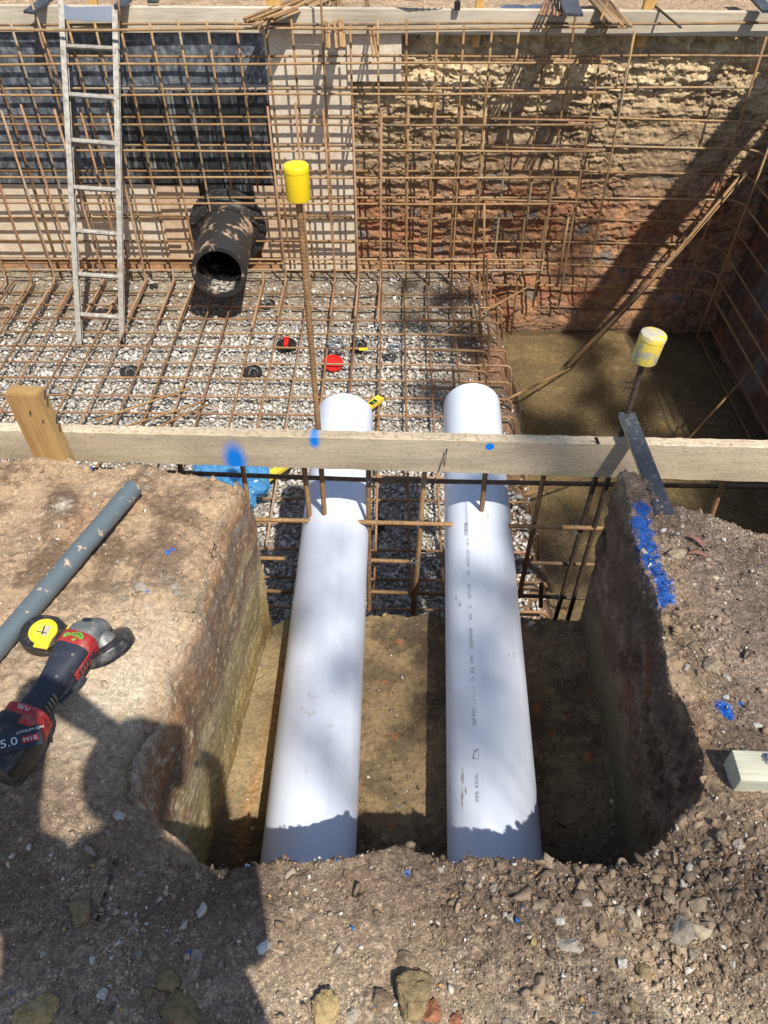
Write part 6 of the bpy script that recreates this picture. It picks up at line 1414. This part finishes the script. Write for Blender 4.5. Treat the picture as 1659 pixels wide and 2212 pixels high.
# photographer holding the phone
def person():
    root = empty('person', (-.14, -.33, 0), 'person in an orange work shirt standing on the near bank taking the photo', 'person')
    J_ = {}; E = []; R = {}
    def v(n, p, r): J_[n] = Vector(p); R[n] = r
    v('pelvis', (-.11, -.30, .95), .20); v('belly', (-.11, -.30, 1.08), .20); v('chest', (-.12, -.29, 1.28), .19); v('neck0', (-.07, -.25, 1.44), .075); v('neck', (-.04, -.21, 1.50), .058)
    v('hipL', (-.24, -.30, .88), .115); v('kneeL', (-.27, -.27, .49), .075); v('ankL', (-.29, -.31, .10), .048); v('toeL', (-.31, -.14, .04), .040)
    v('hipR', (.02, -.30, .88), .115); v('kneeR', (.04, -.27, .49), .075); v('ankR', (.05, -.31, .10), .048); v('toeR', (.07, -.14, .04), .040)
    v('shL', (-.31, -.22, 1.40), .066); v('elL', (-.36, .13, 1.48), .046); v('wrL', (-.145, .0, 1.47), .028); v('paL', (-.105, -.02, 1.475), .026)
    v('shR', (.06, -.26, 1.37), .062); v('elR', (.10, -.22, 1.12), .044); v('wrR', (.100, -.06, 1.38), .028); v('paR', (.085, -.045, 1.43), .026)
    E = [('pelvis', 'belly'), ('belly', 'chest'), ('chest', 'neck0'), ('neck0', 'neck'), ('pelvis', 'hipL'), ('hipL', 'kneeL'), ('kneeL', 'ankL'), ('ankL', 'toeL'), ('pelvis', 'hipR'), ('hipR', 'kneeR'), ('kneeR', 'ankR'), ('ankR', 'toeR'), ('chest', 'shL'), ('shL', 'elL'), ('elL', 'wrL'), ('wrL', 'paL'), ('chest', 'shR'), ('shR', 'elR'), ('elR', 'wrR'), ('wrR', 'paR')]
    # head verts
    v('head', (-.02, -.17, 1.62), .092); v('crown', (-.02, -.19, 1.69), .08); v('chin', (-.02, -.12, 1.55), .05); v('nose', (-.02, -.075, 1.59), .012)
    E += [('neck', 'head'), ('head', 'crown'), ('head', 'chin'), ('head', 'nose')]
    for s_, pa in ((-1, 'paL'), (1, 'paR')):
        b = J_[pa]
        for k in range(4):
            n1_, n2_ = 'f%s%d' % (pa, k), 'g%s%d' % (pa, k); v(n1_, b + Vector((s_ * -.012, .004 - .0, .012 - k * .018 + .018)), .0085); v(n2_, b + Vector((s_ * -.035, .012, .010 - k * .018 + .015)), .0078); E += [(pa, n1_), (n1_, n2_)]
        v('t' + pa, b + Vector((s_ * -.02, -.02, .02)), .010); v('u' + pa, b + Vector((s_ * -.045, -.022, .03)), .0085); E += [(pa, 't' + pa), ('t' + pa, 'u' + pa)]
    names = list(J_); me = bpy.data.meshes.new('body'); me.from_pydata([tuple(J_[n]) for n in names], [(names.index(a), names.index(b)) for a, b in E], []); o = bpy.data.objects.new('body', me); C.objects.link(o)
    sk = o.modifiers.new('skin', 'SKIN')
    for i, n in enumerate(names):
        me.skin_vertices[0].data[i].radius = (R[n], R[n] * (.72 if n in ('pelvis', 'belly', 'chest') else 1)); me.skin_vertices[0].data[i].use_root = (n == 'pelvis')
    ss = o.modifiers.new('sub', 'SUBSURF'); ss.levels = ss.render_levels = 2
    dg = bpy.context.evaluated_depsgraph_get(); dg.update(); m2 = bpy.data.meshes.new_from_object(o.evaluated_get(dg)); bpy.data.objects.remove(o)
    m2.name = 'body'; o = bpy.data.objects.new('body', m2); C.objects.link(o); m2.materials.clear()
    for mm in ('cloth', 'trouser', 'skin', 'darkmetal'): m2.materials.append(M[mm])
    for p in m2.polygons:
        c = p.center; p.use_smooth = True
        p.material_index = 3 if c.z < .14 else (1 if c.z < .98 else (2 if (c.z > 1.49 or (c.y > -.09 and c.x > -.17)) else 0))
    o.parent = root; o.matrix_parent_inverse = Matrix.Translation((.14, .33, 0))
    bm = bmesh.new(); bmesh.ops.create_icosphere(bm, subdivisions=4, radius=1)
    for q_ in bm.verts:
        c = q_.co; 
        q_.co = Vector((c.x * .105, c.y * .115, c.z * .10 if c.z > -.1 else c.z * .05)) * (1 + .04 * mnoise.noise(c * 4)) + Vector((-.02, -.195, 1.675))
    bmesh.ops.delete(bm, geom=[q_ for q_ in bm.verts if q_.co.z < 1.60 and q_.co.y > -.16], context='VERTS')
    m3 = bpy.data.meshes.new('hair'); bm.to_mesh(m3); bm.free(); m3.materials.append(M['hair']); h = bpy.data.objects.new('hair', m3); C.objects.link(h); h.parent = root; h.matrix_parent_inverse = Matrix.Translation((.14, .33, 0))
    # phone just behind the lens
    fw = RC @ Vector((0, 0, -1)); rt = RC @ Vector((1, 0, 0)); up = RC @ Vector((0, 1, 0)); Mx = Matrix(((*rt, 0), (*up, 0), (*fw, 0), (0, 0, 0, 1))).transposed(); Mx.translation = Vector((0, 0, CAMZ)) - fw * .012
    mb = MB(); mb.box((-.060, -.130, -.008), (.018, .020, .0), Mx, .003); ph = mb.build('phone', M['phone']); tag(ph, 'black phone held up in both hands of the person taking the photo', 'phone')
    mb = MB(); mb.lathe([(.0005, .0005), (.005, .0005), (.006, 0)], 16, Mx @ Matrix.Translation((-.022, 0, 0))); mb.build('lens', M['darkmetal'], ph)
person()
